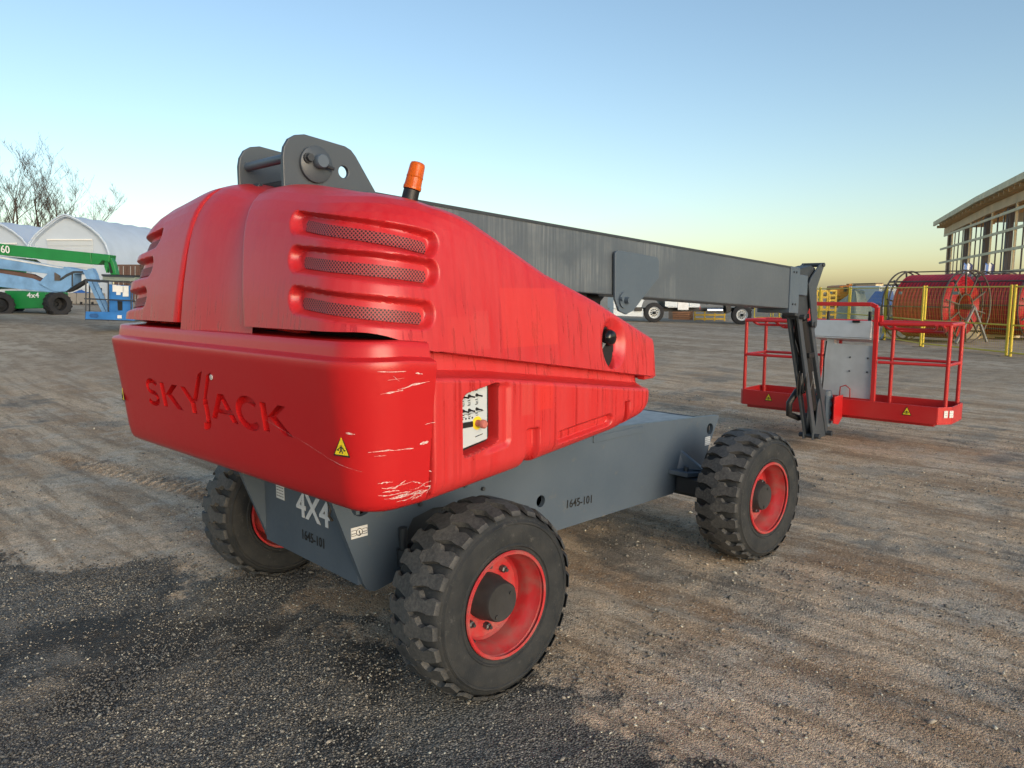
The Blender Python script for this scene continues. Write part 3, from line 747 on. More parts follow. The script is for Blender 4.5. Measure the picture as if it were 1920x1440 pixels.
for a, x in enumerate(xs):
    zt = float(sk_zt(x)); zb = float(sk_zb(x)); z = zb + (zt - zb) * ss; ins = np.zeros(len(ss))
    rb = .085; dz = z - zb; ins += np.where(dz < rb, rb - np.sqrt(np.maximum(0, rb ** 2 - (rb - dz) ** 2)), 0)
    rt = .022; du = zt - z; ins += np.where(du < rt, rt - np.sqrt(np.maximum(0, rt ** 2 - (rt - du) ** 2)), 0)
    rf = .13; df = SX1 - x
    if df < rf: ins += rf - math.sqrt(max(0, rf ** 2 - (rf - df) ** 2))
    r0 = .014; d0 = x - SX0
    if d0 < r0: ins += r0 - math.sqrt(max(0, r0 ** 2 - (r0 - d0) ** 2))
    # raised frame edge just below the ledge
    ins += .016 * smooth01(.030, .004, np.abs(z - (zt - .045))) * smooth01(-.38, -.33, x) * 0
    # control window
    w = rbox(x, z, (-.244, 1.214), .098, .118, .022, .17); hole_m[a] = smooth01(0.004, -.006, w)
    w2 = rbox(x, z, (-.212, 1.205), .128, .130, .03, .12); ins += .012 * smooth01(.006, -.02, w2) * smooth01(-.27, -.17, x)
    ins += .105 * hole_m[a]
    ins += .035 * smooth01(.003, -.012, rbox(x, z, (.052, 1.035), .042, .105, .012))                 # pocket with a hinge
    ins += .030 * smooth01(.004, -.016, capsule(x, z, (.24, 1.075), (.59, 1.105), .030))              # finger pull
    ins += .030 * smooth01(.002, -.006, rbox(x, z, (.738, 1.10), .022, .078, .006))                  # latch slot
    ins += .012 * smooth01(.004, -.004, np.abs(x - .004)) * smooth01(1.04, 1.0, z)
    P[a, :, 0] = x; P[a, :, 1] = -(SY - ins); P[a, :, 2] = z
xcol = P[:, 0, 0]
def row(y, z): return np.column_stack([xcol, np.minimum(y, -.3), z])[:, None]
base_in = SY + P[:, -1, 1]
led1 = row(P[:, -1, 1] + .022, P[:, -1, 2] + .006); led2 = row(P[:, -1, 1] + .045, P[:, -1, 2] + .016); led3 = row(P[:, -1, 1] + .056, P[:, -1, 2] + .022)
z0s = np.maximum(hood_z0(xcol, None) + .012, P[:, -1, 2] + .03); led4 = row(P[:, -1, 1] + .064, z0s); led5 = row(P[:, -1, 1] + .14, z0s + .002)
und = row(P[:, 0, 1] + .30, P[:, 0, 2] + .004)
PP = np.concatenate([und, P, led1, led2, led3, led4, led5], 1)
# turn the rear and front ends inwards
rear = PP[:1].copy(); rear[:, :, 1] = np.minimum(rear[:, :, 1] + .22, -.3); rear[:, :, 0] += .002
front = PP[-1:].copy(); front[:, :, 1] = -.30; front[:, :, 0] += .01
PP = np.concatenate([rear, PP, front], 0)
def build_skirt(sgn):
    Q = PP.copy(); Q[:, :, 1] *= -sgn
    b = MB(); b.grid(Q); me = b.mesh('side_panel'); bm = bmesh.new(); bm.from_mesh(me); bmesh.ops.recalc_face_normals(bm, faces=bm.faces); bm.to_mesh(me); bm.free()
    o = link(me, 'side_panel', m_skirt, lift, 50); return o
skirt_r = build_skirt(-1); skirt_l = build_skirt(1)
_v0 = VSH; VSH = np.array([-.092, 0, .008])
# control box seen through the window
b = MB(); b.prism([(-.255, -SY + .100, 1.05), (-.052, -SY + .100, 1.085), (-.052, -SY + .100, 1.335), (-.255, -SY + .100, 1.325)], (0, -.035, 0)); b.build('window_back', m_void, skirt_r)
PYc = -SY + .034
b = MB(); b.prism([(-.30, PYc, 1.088), (-.092, PYc, 1.118), (-.092, PYc, 1.345), (-.30, PYc, 1.36)], (0, .02, 0))
cpan = b.build('control_panel', simple('white control panel', (.50, .55, .57), .45, 0, .06), skirt_r, None, .002)
b = MB()
for (a_, b__) in (((-.235, 1.337), (-.112, 1.325)), ((-.235, 1.228), (-.112, 1.232))): b.bar((a_[0], PYc - .0005, a_[1]), (b__[0], PYc - .0005, b__[1]), .0012, .0016)
for x in (-.222, -.19, -.150):
    for z in (1.297, 1.243):
        for k in (-1, 1): b.bar((x - .008, PYc - .0005, z + k * .018), (x + .006, PYc - .0005, z + k * .018 + .002), .001, .003); b.bar((x - .004, PYc - .0005, z + k * .024), (x + .008, PYc - .0005, z + k * .024), .001, .0025)
for k in range(4): b.lathe([(PYc - .001, .004), (PYc + .001, .004)], 8, (-.225 + k * .017, 0, 1.212))
b.bar((-.16, PYc - .0005, 1.135), (-.118, PYc - .0005, 1.142), .001, .003)
stuff(b.build('panel_print', m_ink, cpan))
for i, x in enumerate((-.222, -.19, -.150)):
    for z in (1.297, 1.243):
        b = MB(); b.lathe([(PYc - .007, .005), (PYc, .007)], 10, (x, 0, z)); b.tube([(x, PYc - .006, z), (x + .008, PYc - .024, z - .003)], [.0028, .0035], 8); b.build('toggle_switch', m_black, cpan, 40)
b = MB(); b.lathe([(PYc - .0015, .026), (PYc, .026)], 24, (-.148, 0, 1.188)); b.build('stop_plate', m_yellowd, cpan)
b = MB(); b.lathe([(PYc - .045, .0), (PYc - .045, .013), (PYc - .040, .017), (PYc - .028, .017), (PYc - .024, .012), (PYc, .013)], 20, (-.148, 0, 1.188)); b.build('stop_button', simple('faded red knob', (.52, .16, .13), .5), cpan, 40)
b = MB(); b.box((-.205, PYc - .002, 1.188), (.065, .006, .022)); b.build('rocker_switch', m_black, cpan, None, .003)

VSH = _v0

covers = set(o.name for o in lift.children) - lower
# ---------- boom pivot ears, pins, beacon
VSH = np.array([-.028, 0, -.006])
EY = .205
ear = [(-.478, 2.04), (-.478, 2.27), (-.470, 2.31), (-.448, 2.345), (-.415, 2.365), (-.37, 2.374), (-.165, 2.352), (-.135, 2.340), (-.110, 2.315), (.03, 2.12), (.03, 2.04)]
for s in (-1, 1):
    b = MB(); b.prism([(x, s * EY, z) for x, z in ear], (0, -s * .022, 0)); e = b.build('pivot_ear', m_ear, lift, None, 0)
    cut = MB(); cut.lathe([(s * EY - .05, .026), (s * EY + .05, .026)], 24, (-.178, 0, 2.238)); cm = cut.mesh('cut'); fixn(cm); co = bpy.data.objects.new('cut', cm); col.objects.link(co)
    md = e.modifiers.new('b', 'BOOLEAN'); md.object = co; md.solver = 'EXACT'
    dg = bpy.context.evaluated_depsgraph_get(); nm = bpy.data.meshes.new_from_object(e.evaluated_get(dg)); e.modifiers.clear(); e.data = nm; bpy.data.objects.remove(co)
    bv = e.modifiers.new('bevel', 'BEVEL'); bv.width = .004; bv.segments = 2; bv.limit_method = 'ANGLE'; bv.angle_limit = math.radians(50)
    b = MB(); b.lathe([(s * (EY - .002), .078), (s * (EY + .016), .078), (s * (EY + .019), .074)] if s > 0 else [(-(EY + .019), .074), (-(EY + .016), .078), (-(EY - .002), .078)], 40, (-.325, 0, 2.252)); b.build('pin_collar', m_ear, e, 40)
    b = MB(); y0 = s * (EY + .018); b.lathe(sorted([(y0, .030), (y0 + s * .035, .030), (y0 + s * .040, .026)]), 24, (-.318, 0, 2.262)); b.build('pivot_pin', m_chassis, e, 40)
    b = MB(); b.lathe(sorted([(y0, .022), (y0 + s * .012, .022)]), 12, (-.372, 0, 2.272)); b.lathe(sorted([(y0 + s * .010, .017), (y0 + s * .03, .017)]), 6, (-.372, 0, 2.272)); b.build('retainer_bolt', m_dark, e); b = MB(); b.tube([(-.30, y0 + s * .02, 2.248), (-.255, y0 + s * .02, 2.238)], .008, 8); b.build('split_pin', m_dark, e)
b = MB(); b.tube([(-.435, -EY + .012, 2.272), (-.435, EY - .012, 2.272)], .020, 14); b.build('cross_tube', m_chassis, lift, 40)
b = MB(); b.box((-.30, .03, 2.12), (.16, .26, .16)); b.box((-.43, .10, 2.165), (.05, .07, .03), np.array([[.8, 0, .6], [0, 1, 0], [-.6, 0, .8]])); b.box((-.40, .13, 2.14), (.04, .05, .09), np.array([[.8, 0, .6], [0, 1, 0], [-.6, 0, .8]])); b.build('boom_heel', m_dark, lift, None, .006)
VSH = None
bc = np.array([-.262, -.72, 2.072]); bdir = np.array([.20, -.16, 1.0]); bdir /= np.linalg.norm(bdir)
def lathe_dir(b, prof, c, d, n=28):
    d = np.array(d, float); u = np.cross(d, (0, 1, 0)); u /= np.linalg.norm(u); w = np.cross(d, u); vs = []
    for a, r in prof:
        for k in range(n): t_ = 2 * PI * k / n; vs.append(np.array(c) + d * a + r * (math.cos(t_) * u + math.sin(t_) * w))
    m = len(prof); fs = [(i * n + k, i * n + (k + 1) % n, (i + 1) * n + (k + 1) % n, (i + 1) * n + k) for i in range(m - 1) for k in range(n)]
    fs += [tuple(range(n - 1, -1, -1)), tuple((m - 1) * n + k for k in range(n))]
    return b.add(vs, fs)
b = MB(); lathe_dir(b, [(-0.0460, 0.0336), (0.0276, 0.0320), (0.0313, 0.0352)], bc, bdir); bea = b.build('beacon', m_black, lift, 40)
t = NT('amber lens'); t.b.inputs['Transmission Weight'].default_value = .45; t.b.inputs['IOR'].default_value = 1.35
m_amber = t.out((.85, .16, .01), .18)
b = MB(); lathe_dir(b, [(0.0313, 0.0360), (0.0423, 0.0368), (0.0478, 0.0344), (0.0782, 0.0328), (0.0810, 0.0344), (0.0846, 0.0328), (0.1270, 0.0304), (0.1362, 0.0272), (0.1398, 0.0200), (0.1417, 0.0080)], bc, bdir); b.build('beacon_lens', m_amber, bea, 30)
b = MB(); lathe_dir(b, [(0.0331, 0.0208), (0.0552, 0.0160), (0.0920, 0.0128), (0.1012, 0.0064)], bc, bdir, 12); b.build('beacon_lamp', simple('orange reflector', (.5, .10, .01), .4), bea, 40)

# ---------- telescopic boom
BW = .150
def boom_z(x): return 2.150 - .0484 * (x - .3)          # top edge
bx0, bx1 = -.33, 4.80
b = MB()
def bsec(x, hw, zt, zb): return [(x, -hw, zb), (x, hw, zb), (x, hw, zt), (x, -hw, zt)]
def box_section(b, x0, x1, hw, dt, db):
    A = bsec(x0, hw, boom_z(x0) - dt, boom_z(x0) - db); B = bsec(x1, hw, boom_z(x1) - dt, boom_z(x1) - db)
    b.add(A + B, [(3, 2, 1, 0), (4, 5, 6, 7), (0, 1, 5, 4), (1, 2, 6, 5), (2, 3, 7, 6), (3, 0, 4, 7)])
box_section(b, bx0, bx1, BW, 0, .395); boom = b.build('boom', m_boom, lift, None, .010, 3)
b = MB(); box_section(b, bx0 + .2, bx1, BW + .006, -.004, .012); b.build('boom_top_flange', m_dark, boom)
b = MB(); box_section(b, bx1 - .005, bx1 + .21, BW + .012, -.006, .435); b.build('boom_end_collar', m_chassis, boom, None, .006)
b = MB()
for x in (bx1 + .06, bx1 + .12):
    for dz in (.045, .35): b.lathe([(-BW - .020, .010), (-BW - .010, .010)], 8, (x, 0, boom_z(x) - dz))
stuff(b.build('collar_bolts', m_dark, boom))
b = MB(); box_section(b, bx1 + .15, bx1 + .55, BW - .045, .05, .25); b.build('fly_section', m_chassis, boom, None, .006)
b = MB(); b.box((1.0, 0, boom_z(1.0) - .47), (1.5, .16, .14)); b.tube([(.35, 0, 1.55), (1.93, 0, 1.63)], .06, 16); b.tube([(1.2, .0, 1.60), (1.95, 0, 1.63)], .04, 12); b.build('lift_cylinder', m_black, lift, 40)
VMAP = lambda v: np.column_stack([(v[:, 0] - 1.745) * 1.05 + 1.925, v[:, 1], v[:, 2] - .003])
for s in (-1, 1):
    y = s * (BW + .012); b = MB()
    b.prism([(1.745, y, 1.955), (1.76, y, 1.970), (1.80, y, 1.974), (2.235, y, 1.945), (2.26, y, 1.92), (2.26, y, 1.80), (1.96, y, 1.57), (1.88, y, 1.545), (1.80, y, 1.57), (1.752, y, 1.65)], (0, s * .018, 0)); br = b.build('cylinder_bracket', m_chassis, boom, None, .004)
    b = MB(); y2 = y + s * .018; b.lathe(sorted([(y2, .055), (y2 + s * .012, .055)]), 28, (1.845, 0, 1.645)); b.lathe(sorted([(y2, .022), (y2 + s * .045, .022)]), 16, (1.855, 0, 1.642)); b.lathe(sorted([(y2 + s * .01, .014), (y2 + s * .03, .014)]), 6, (1.80, 0, 1.652)); b.build('bracket_pin', m_chassis, br, 40)
VMAP = None
b = MB(); b.tube([(4.1, .13, boom_z(4.1) + .0), (4.16, .13, boom_z(4.16) + .02), (4.25, .13, boom_z(4.25))], .012, 8); b.build('cable_guide', m_chassis, boom, 40)

# ---------- jib at the boom tip
VMAP = lambda v: np.column_stack([np.interp(v[:, 0], [4.5, 4.83, 4.95, 5.19, 5.655, 6.02], [4.75, 5.12, 5.30, 5.58, 6.20, 6.46]), v[:, 1], np.interp(v[:, 2], [.1, .2, .6, 1.4, 3], [.02, .11, .53, 1.41, 3.01])])
jib = None
JY = .095
def jibplate(pts, y, t_, nm, m): b = MB(); b.prism([(x, y, z) for x, z in pts], (0, t_, 0)); return b.build(nm, m, lift, None, .004)
b = MB(); b.prism([(4.83, -.07, 1.90), (5.12, -.07, 1.955), (5.22, -.07, 1.93), (5.20, -.07, 1.60), (5.05, -.07, 1.40), (4.86, -.07, 1.45)], (0, .14, 0)); knuckle = b.build('knuckle', m_dark, lift, None, .008)
for s in (-1, 1):
    jibplate([(5.02, 1.76), (5.07, 1.83), (5.24, 1.965), (5.30, 1.985), (5.33, 1.955), (5.20, 1.72), (5.245, 1.38), (5.22, 1.32), (5.15, 1.34), (5.07, 1.60)], s * JY - .008, .016, 'knuckle_plate', m_jib)
for (xx, zz, rr_) in ((5.305, 1.965, .022), (5.19, 1.355, .026), (4.95, 1.435, .024)):
    b = MB(); b.tube([(xx, -JY - .02, zz), (xx, JY + .02, zz)], rr_, 12); b.build('knuckle_pin', m_dark, lift, 40)
b = MB(); b.box((5.08, 0, 1.435), (.30, .05, .05)); b.build('knuckle_bar', m_dark, lift)
J0a, J0b = np.array([4.95, 0, 1.44]), np.array([5.405, 0, .235]); J1a, J1b = np.array([5.19, 0, 1.38]), np.array([5.655, 0, .225])
for s in (-1, 1):
    b = MB(); b.bar(J0a + (0, s * .05, 0), J0b + (0, s * .045, 0), .026, .060, (1, 0, 0)); b.build('jib_link', m_jib, lift, None, .004)
    b = MB(); b.bar(J1a + (0, s * .052, 0), J1b + (0, s * .045, 0), .045, .062, (1, 0, 0)); b.build('jib_arm', m_jib, lift, None, .005)
b = MB(); b.tube([(5.10, 0, 1.40), (5.29, 0, .90)], .062, 14); b.tube([(5.29, 0, .90), (5.44, 0, .50)], .044, 12); b.build('jib_cylinder', m_black, lift, 40)
b = MB(); b.box((5.24, .02, .97), (.14, .12, .13)); b.box((5.22, -.03, 1.06), (.10, .10, .05)); b.build('valve_block', m_black, lift, None, .01)
for k in range(4):
    y = -.04 + k * .03; b = MB(); b.tube([(5.20, y, .96), (5.16, y - .02, .84), (5.20, y, .72 - .02 * k), (5.30, y + .01, .68), (5.33, y, .82)], .011, 7); b.tube([(5.02, y, 1.50), (5.06, y + .01, 1.25), (5.20, y, 1.02)], .012, 7); b.build('hydraulic_hose', m_rubber_hose, lift, 60)
b = MB(); b.tube([(5.30, .10, .70), (5.22, .14, .58), (5.24, .15, .46), (5.38, .12, .40), (5.50, .06, .42)], .032, 10); b.build('hose_bundle', m_rubber_hose, lift, 60)
for s in (-1, 1):
    jibplate([(5.36, .27), (5.36, .19), (5.70, .18), (5.71, .25), (5.60, .33), (5.56, .50), (5.60, .68), (5.52, .70), (5.44, .55), (5.42, .34)], s * .05 - .007, .014, 'foot_plate', m_jib)
b = MB(); b.tube([(5.405, -.11, .225), (5.405, .11, .225)], .026, 12); b.tube([(5.655, -.12, .215), (5.655, .12, .215)], .028, 12); b.box((5.53, 0, .22), (.24, .09, .05)); b.build('foot_pins', m_dark, lift, 40)
b = MB(); b.prism([(5.60, -.06, .62), (5.74, -.06, .60), (5.76, -.06, .30), (5.62, -.06, .27)], (0, .12, 0)); b.tube([(5.72, 0, .28), (5.72, 0, .66)], .075, 18); b.build('rotator', m_chassis, lift, 40)
b = MB()
for z in (.60, .52, .42, .34): b.lathe([(-.084, .022), (-.055, .026)], 10, (5.72, 0, z))
stuff(b.build('rotator_bolts', m_chassis, lift, 40))

VMAP = None

# ---------- work basket
BX0, BX1, BY0, BY1, BZ = 6.45, 7.08, -1.19, 1.125, .345
b = MB(); tb = .155
out = [(BX0 + .06, BY1), (BX0, BY1 - .05), (BX0, BY0 + .10), (BX0 + .14, BY0), (BX1 - .06, BY0), (BX1, BY0 + .06), (BX1, BY1 - .06), (BX1 - .06, BY1)]
b = MB(); b.prism([(x, y, BZ - .02) for x, y in out], (0, 0, .02))
n = len(out)
for i in range(n):
    a = np.array([*out[i], BZ + tb / 2 - .02]); c = np.array([*out[(i + 1) % n], BZ + tb / 2 - .02]); b.bar(a, c, .012, tb + .03)
basket = b.build('basket', m_redmetal, lift, None, .003)
b = MB(); b.prism([(BX0 + .06, BY1 - .08, BZ - .075), (BX1 - .06, BY1 - .08, BZ - .075), (BX1 - .06, BY0 + .15, BZ - .075), (BX0 + .10, BY0 + .15, BZ - .075)], (0, 0, .055)); b.build('floor_frame', m_redmetal, basket, None, .004)
ZR = 1.352; ZM = .93; ZT = 1.560
def rail(path, r=.021, nm='rail'): b = MB(); b.tube(path, r, 10); return b.build(nm, m_redmetal, basket, 60)
for (x, y) in ((BX0 + .03, BY1 - .05), (BX1 - .05, BY1 - .05), (BX0 + .12, BY0 + .06), (BX1 - .05, BY0 + .05), (BX1 - .05, .35), (BX1 - .05, -.45)):
    rail([(x, y, BZ + .03), (x, y, ZR)], .021, 'post')
rail([(BX0 + .03, BY1 - .05, ZR), (BX1 - .05, BY1 - .05, ZR), (BX1 - .05, BY0 + .05, ZR)]); rail([(BX0 + .12, BY0 + .06, ZR), (BX1 - .05, BY0 + .05, ZR)])
rail([(BX0 + .02, BY1 - .04, ZR), (BX0 + .02, .37, ZR)]); rail([(BX0 + .02, -.47, ZR), (BX0 + .12, BY0 + .06, ZR)])
rail([(BX0 + .02, BY1 - .05, ZM), (BX0 + .02, .37, ZM)], .017); rail([(BX0 + .02, -.47, ZM), (BX0 + .12, BY0 + .06, ZM)], .017)
rail([(BX1 - .05, BY1 - .05, ZM), (BX1 - .05, BY0 + .05, ZM)], .017); rail([(BX0 + .03, BY1 - .05, ZM), (BX1 - .05, BY1 - .05, ZM)], .017); rail([(BX0 + .12, BY0 + .06, ZM), (BX1 - .05, BY0 + .05, ZM)], .017)
def loop_rail(y0, y1, z, dx, drop):
    r = .05; pts = [(BX0 + .02, y0, ZR)]
    for a in np.linspace(0, PI / 2, 5): pts.append((BX0 + .02 + dx * math.sin(a) * 1, y0 + (y1 - y0) * .10 * (1 - math.cos(a)), ZR - drop * math.sin(a)))
    for a in np.linspace(PI / 2, 0, 5): pts.append((BX0 + .02 + dx * math.sin(a), y1 - (y1 - y0) * .10 * (1 - math.cos(a)), ZR - drop * math.sin(a)))
    pts.append((BX0 + .02, y1, ZR)); rail(pts, .015, 'grab_rail')
loop_rail(1.00, .42, ZR, .10, .055); loop_rail(.72, .40, ZR, .22, .085); loop_rail(-.50, -1.02, ZR, .10, .055); loop_rail(-.58, -1.08, ZR, .24, .085)
hoop = [(BX0 + .02, .32, BZ + .1), (BX0 + .02, .32, ZT - .03), (BX0 + .02, .29, ZT), (BX0 + .02, -.37, ZT), (BX0 + .02, -.43, ZT - .03), (BX0 + .02, -.44, BZ + .1)]
b = MB()
for i in range(len(hoop) - 1): b.bar(hoop[i], hoop[i + 1], .045, .045, (1, 0, 0))
b.build('control_hoop', m_redmetal, basket, None, .005)
b = MB(); b.bar((BX0 + .06, -.47, ZR - .03), (BX0 + .06, -.47, ZT - .12), .03, .05, (1, 0, 0)); b.build('hoop_gusset', m_redmetal, basket, None, .004)
VMAP = lambda v: np.column_stack([np.interp(v[:, 0], [5.74, 6.02], [6.20, 6.45]), v[:, 1], v[:, 2] - .06])
def bracket_foot():
    b = MB(); b.prism([(5.74, -.13, .60), (6.02, -.13, .60), (6.02, -.13, .33), (5.90, -.13, .27), (5.74, -.13, .30)], (0, .015, 0)); b.prism([(5.74, .115, .60), (6.02, .115, .60), (6.02, .115, .33), (5.90, .115, .27), (5.74, .115, .30)], (0, .015, 0)); b.box((5.90, 0, .33), (.25, .22, .015)); b.box((6.0, 0, .46), (.02, .24, .26)); return b.build('mounting_bracket', m_redmetal, basket, None, .004)
bracket_foot()
b = MB(); b.tube([(5.92, -.12, .60), (5.90, -.13, .70), (5.92, -.18, .72), (5.95, -.22, .68), (5.96, -.22, .58)], .007, 6); b.build('red_cable', simple('red cable', (.35, .03, .03), .5), basket, 60)
VMAP = None
VSH = np.array([0, -.14, -.02])
# aluminium console and the sheet metal guard below it
b = MB(); b.prism([(BX0 - .03, .36, 1.335), (BX0 - .03, -.255, 1.335), (BX0 + .26, -.255, 1.30), (BX0 + .26, .36, 1.30)], (0, 0, .012)); 
b.prism([(BX0 - .05, .36, 1.215), (BX0 - .05, -.255, 1.215), (BX0 - .03, -.255, 1.40), (BX0 - .03, .36, 1.40)], (.012, 0, 0)); b.prism([(BX0 - .05, -.255, 1.215), (BX0 + .26, -.255, 1.16), (BX0 + .26, -.255, 1.33), (BX0 - .03, -.255, 1.40)], (0, .012, 0)); b.prism([(BX0 - .05, .36, 1.215), (BX0 + .26, .36, 1.16), (BX0 + .26, .36, 1.33), (BX0 - .03, .36, 1.40)], (0, -.012, 0)); b.prism([(BX0 - .05, .36, 1.21), (BX0 - .05, -.255, 1.21), (BX0 + .26, -.255, 1.16), (BX0 + .26, .36, 1.16)], (0, 0, -.012))
console = b.build('control_console', m_alu, basket, None, .003)
for y in (.25, -.20):
    b = MB(); b.tube([(BX0 + .08, y, 1.37), (BX0 + .08, y, 1.50)], .018, 10); b.build('joystick', m_black, console, 40)
b = MB(); b.box((BX0 - .045, -.10, 1.39), (.02, .08, .025)); b.build('console_latch', m_black, console, None, .004)
b = MB(); b.lathe([(1.36, .02), (1.375, .024), (1.39, .018)], 12, (BX0 + .1, .14, 0), 'z'); b.build('stop_knob', m_redmetal, console)
b = MB(); b.prism([(BX0 + .04, .30, .53), (BX0 + .04, -.262, .53), (BX0 + .03, -.262, 1.12), (BX0 + .03, .24, 1.14)], (.004, 0, 0)); guard = b.build('guard_sheet', m_alu, basket)
b = MB()
for y in (-.03, -.22):
    for z in (.985, .83): b.lathe([(BX0 + .030, .011), (BX0 + .022, .008)], 8, (0, y, z), 'x')
stuff(b.build('guard_bolts', m_bolt, guard))
b = MB(); b.box((BX0 + .10, .20, 1.14), (.12, .08, .09)); b.build('console_bracket', m_alu, basket); b = MB(); b.box((BX0 + .14, .12, 1.12), (.03, .03, .09)); b.build('console_stay', m_redmetal, basket)
b = MB(); b.tube([(BX0 - .02, .22, 1.16), (BX0 - .03, .235, .95), (BX0 - .01, .24, .72), (BX0, .25, .60)], .008, 6); b.build('console_cable', m_black, basket, 60)
VSH = None
for y in (.74, -.80): warning_triangle((BX0 - .010, y, BZ + .075), (0, -1, 0), (0, 0, 1), (-1, 0, 0), .085, basket)
pv = np.array([out[2][0] + out[3][0], out[2][1] + out[3][1], 0]) / 2; dr = np.array([out[3][0] - out[2][0], out[3][1] - out[2][1], 0]); dr /= np.linalg.norm(dr)
nn_ = np.cross(dr, (0, 0, 1))
for k in (-.012, .055): sticker(pv + dr * (k + .02) + np.array([0, 0, BZ + .075]) + nn_ * .011, dr, (0, 0, 1), .045, .075, basket, 4, 9)

# the whole upper works stand slewed a little about the ring
def slew(deg): return Matrix.Translation((.55, 0, 0)) @ Matrix.Rotation(math.radians(deg), 4, 'Z') @ Matrix.Translation((-.55, 0, 0))
for o in list(lift.children):
    if o.name not in lower: o.matrix_local = slew(3.0 if (o.name in covers or o.name.startswith('beacon')) else 2.3) @ o.matrix_local
# ================================================================== GROUND
def left_of(x, y): return -((x - CAM[0]) * RIGHT[0] + (y - CAM[1]) * RIGHT[1])
def ahead_of(x, y): return (x - CAM[0]) * FWD_H[0] + (y - CAM[1]) * FWD_H[1]
def gbase(x, y):
    """the yard is level around the machine and climbs gently towards the sheds"""
    x = np.asarray(x, float); y = np.asarray(y, float)
    l = left_of(x, y); u = ahead_of(x, y)
    return np.clip(l + 12, 0, 60) * .026 * smooth01(8, 26, u)
GB_Y = [-9, -4, -2.14, -1.68, -1.09, -.31, .77, 1.49, 2.21, 4.5, 9]; GB_X = [-.6, -.15, .18, .48, .40, .0, -.23, -.67, -1.22, -2.6, -5]
def gravel_mask(x, y):
    e = np.interp(y, GB_Y, GB_X) + .62 * fbm(x * 1.3, y * 1.3, 5)
    isl = smooth01(.30, .42, fbm(x * .8 + 9, y * .8 + 3, 3)) * smooth01(6, 2, np.hypot(x, y))
    return smooth01(.42, -.42, x - e + .30 * fbm(x * 5, y * 5, 4))
TD = np.array([.213, -.977]); TN = np.array([.977, .213])
def relief(x, y):
    near = smooth01(30, 8, np.hypot(x, y))
    g = gravel_mask(x, y)
    a = x * TN[0] + y * TN[1]; b_ = x * TD[0] + y * TD[1]       # across and along the wheel ruts
    ruts = .016 * fbm(a * 1.3, b_ * .14, 4) + .013 * fbm(a * 6, b_ * .30 + 4, 3) + .008 * fbm(a * 17, b_ * .7, 2)
    clod = .006 * fbm(x * 6, y * 6, 4) + .010 * np.maximum(0, fbm(x * 14 + 3, y * 14, 2)) * smooth01(-.1, .4, fbm(x * .8, y * .8, 2))
    # tread prints of a tyre that rolled past on the left
    d = a - (.261 * TN[0] + 3.721 * TN[1]); w = smooth01(.20, .12, np.abs(d)) * smooth01(-6.5, -3.5, b_) * smooth01(.2, -.9, b_)
    ph = b_ / .105 + np.abs(d) * 4.2
    tread = w * (-.022 + .050 * smooth01(-.2, .5, np.sin(2 * PI * ph)))
    d2 = d - 1.05; w2 = smooth01(.2, .12, np.abs(d2)) * smooth01(-7, -5, b_) * smooth01(-1.2, -2.2, b_)
    tread = tread + w2 * (-.010 + .014 * smooth01(-.2, .5, np.sin(2 * PI * (b_ / .11 - np.abs(d2) * 4))))
    mud = (ruts + clod) * (1 - .3 * w) + tread
    grav = .018 * fbm(x * 2.2, y * 2.2, 3) + .010 * fbm(x * 14, y * 14, 2)
    z = near * (mud * (1 - g) + grav * g) + .0 * g
    # firm pads under the tyres
    for (wx, wy) in ((0, -.945), (0, .945), (2.31, -.945), (2.31, .945)):
        k = smooth01(.55, .22, np.hypot((x - wx) / 1.0, (y - wy) / .9)); z = z * (1 - k) + (.002) * k
    return z
def ground_z(x, y): return gbase(x, y) + relief(x, y)
def axis_pts(lo, hi, step, far):
    p = list(np.arange(lo, hi + 1e-6, step)); d = step; a = hi; up = []
    while a < far: d *= 1.10; a += d; up.append(a)
    d = step; a = lo; dn = []
    while a > -far: d *= 1.10; a -= d; dn.append(a)
    return np.array(dn[::-1] + p + up)
gx = axis_pts(-2.2, 8.5, .027, 1800); gy = axis_pts(-3.4, 7.5, .027, 1800)
GX, GY = np.meshgrid(gx, gy, indexing='ij'); GZ = ground_z(GX, GY)
nx_, ny_ = GX.shape
V = np.column_stack([GX.ravel(), GY.ravel(), GZ.ravel()])
I = np.arange(nx_ * ny_).reshape(nx_, ny_)
Fq = np.stack([I[:-1, :-1], I[1:, :-1], I[1:, 1:], I[:-1, 1:]], -1).reshape(-1, 4)
def np_mesh(name, V, Fa):
    me = bpy.data.meshes.new(name); k = Fa.shape[1]
    me.vertices.add(len(V)); me.vertices.foreach_set('co', np.ascontiguousarray(V, dtype=np.float32).ravel())
    me.loops.add(Fa.size); me.loops.foreach_set('vertex_index', np.ascontiguousarray(Fa, dtype=np.int32).ravel())
    me.polygons.add(len(Fa)); me.polygons.foreach_set('loop_start', np.arange(0, Fa.size, k, dtype=np.int32))
    me.update(calc_edges=True); me.validate(); return me
me = np_mesh('ground', V, Fq)
ga = me.attributes.new('gravel', 'FLOAT', 'POINT'); ga.data.foreach_set('value', gravel_mask(GX, GY).ravel().astype(np.float32))
me.shade_smooth()
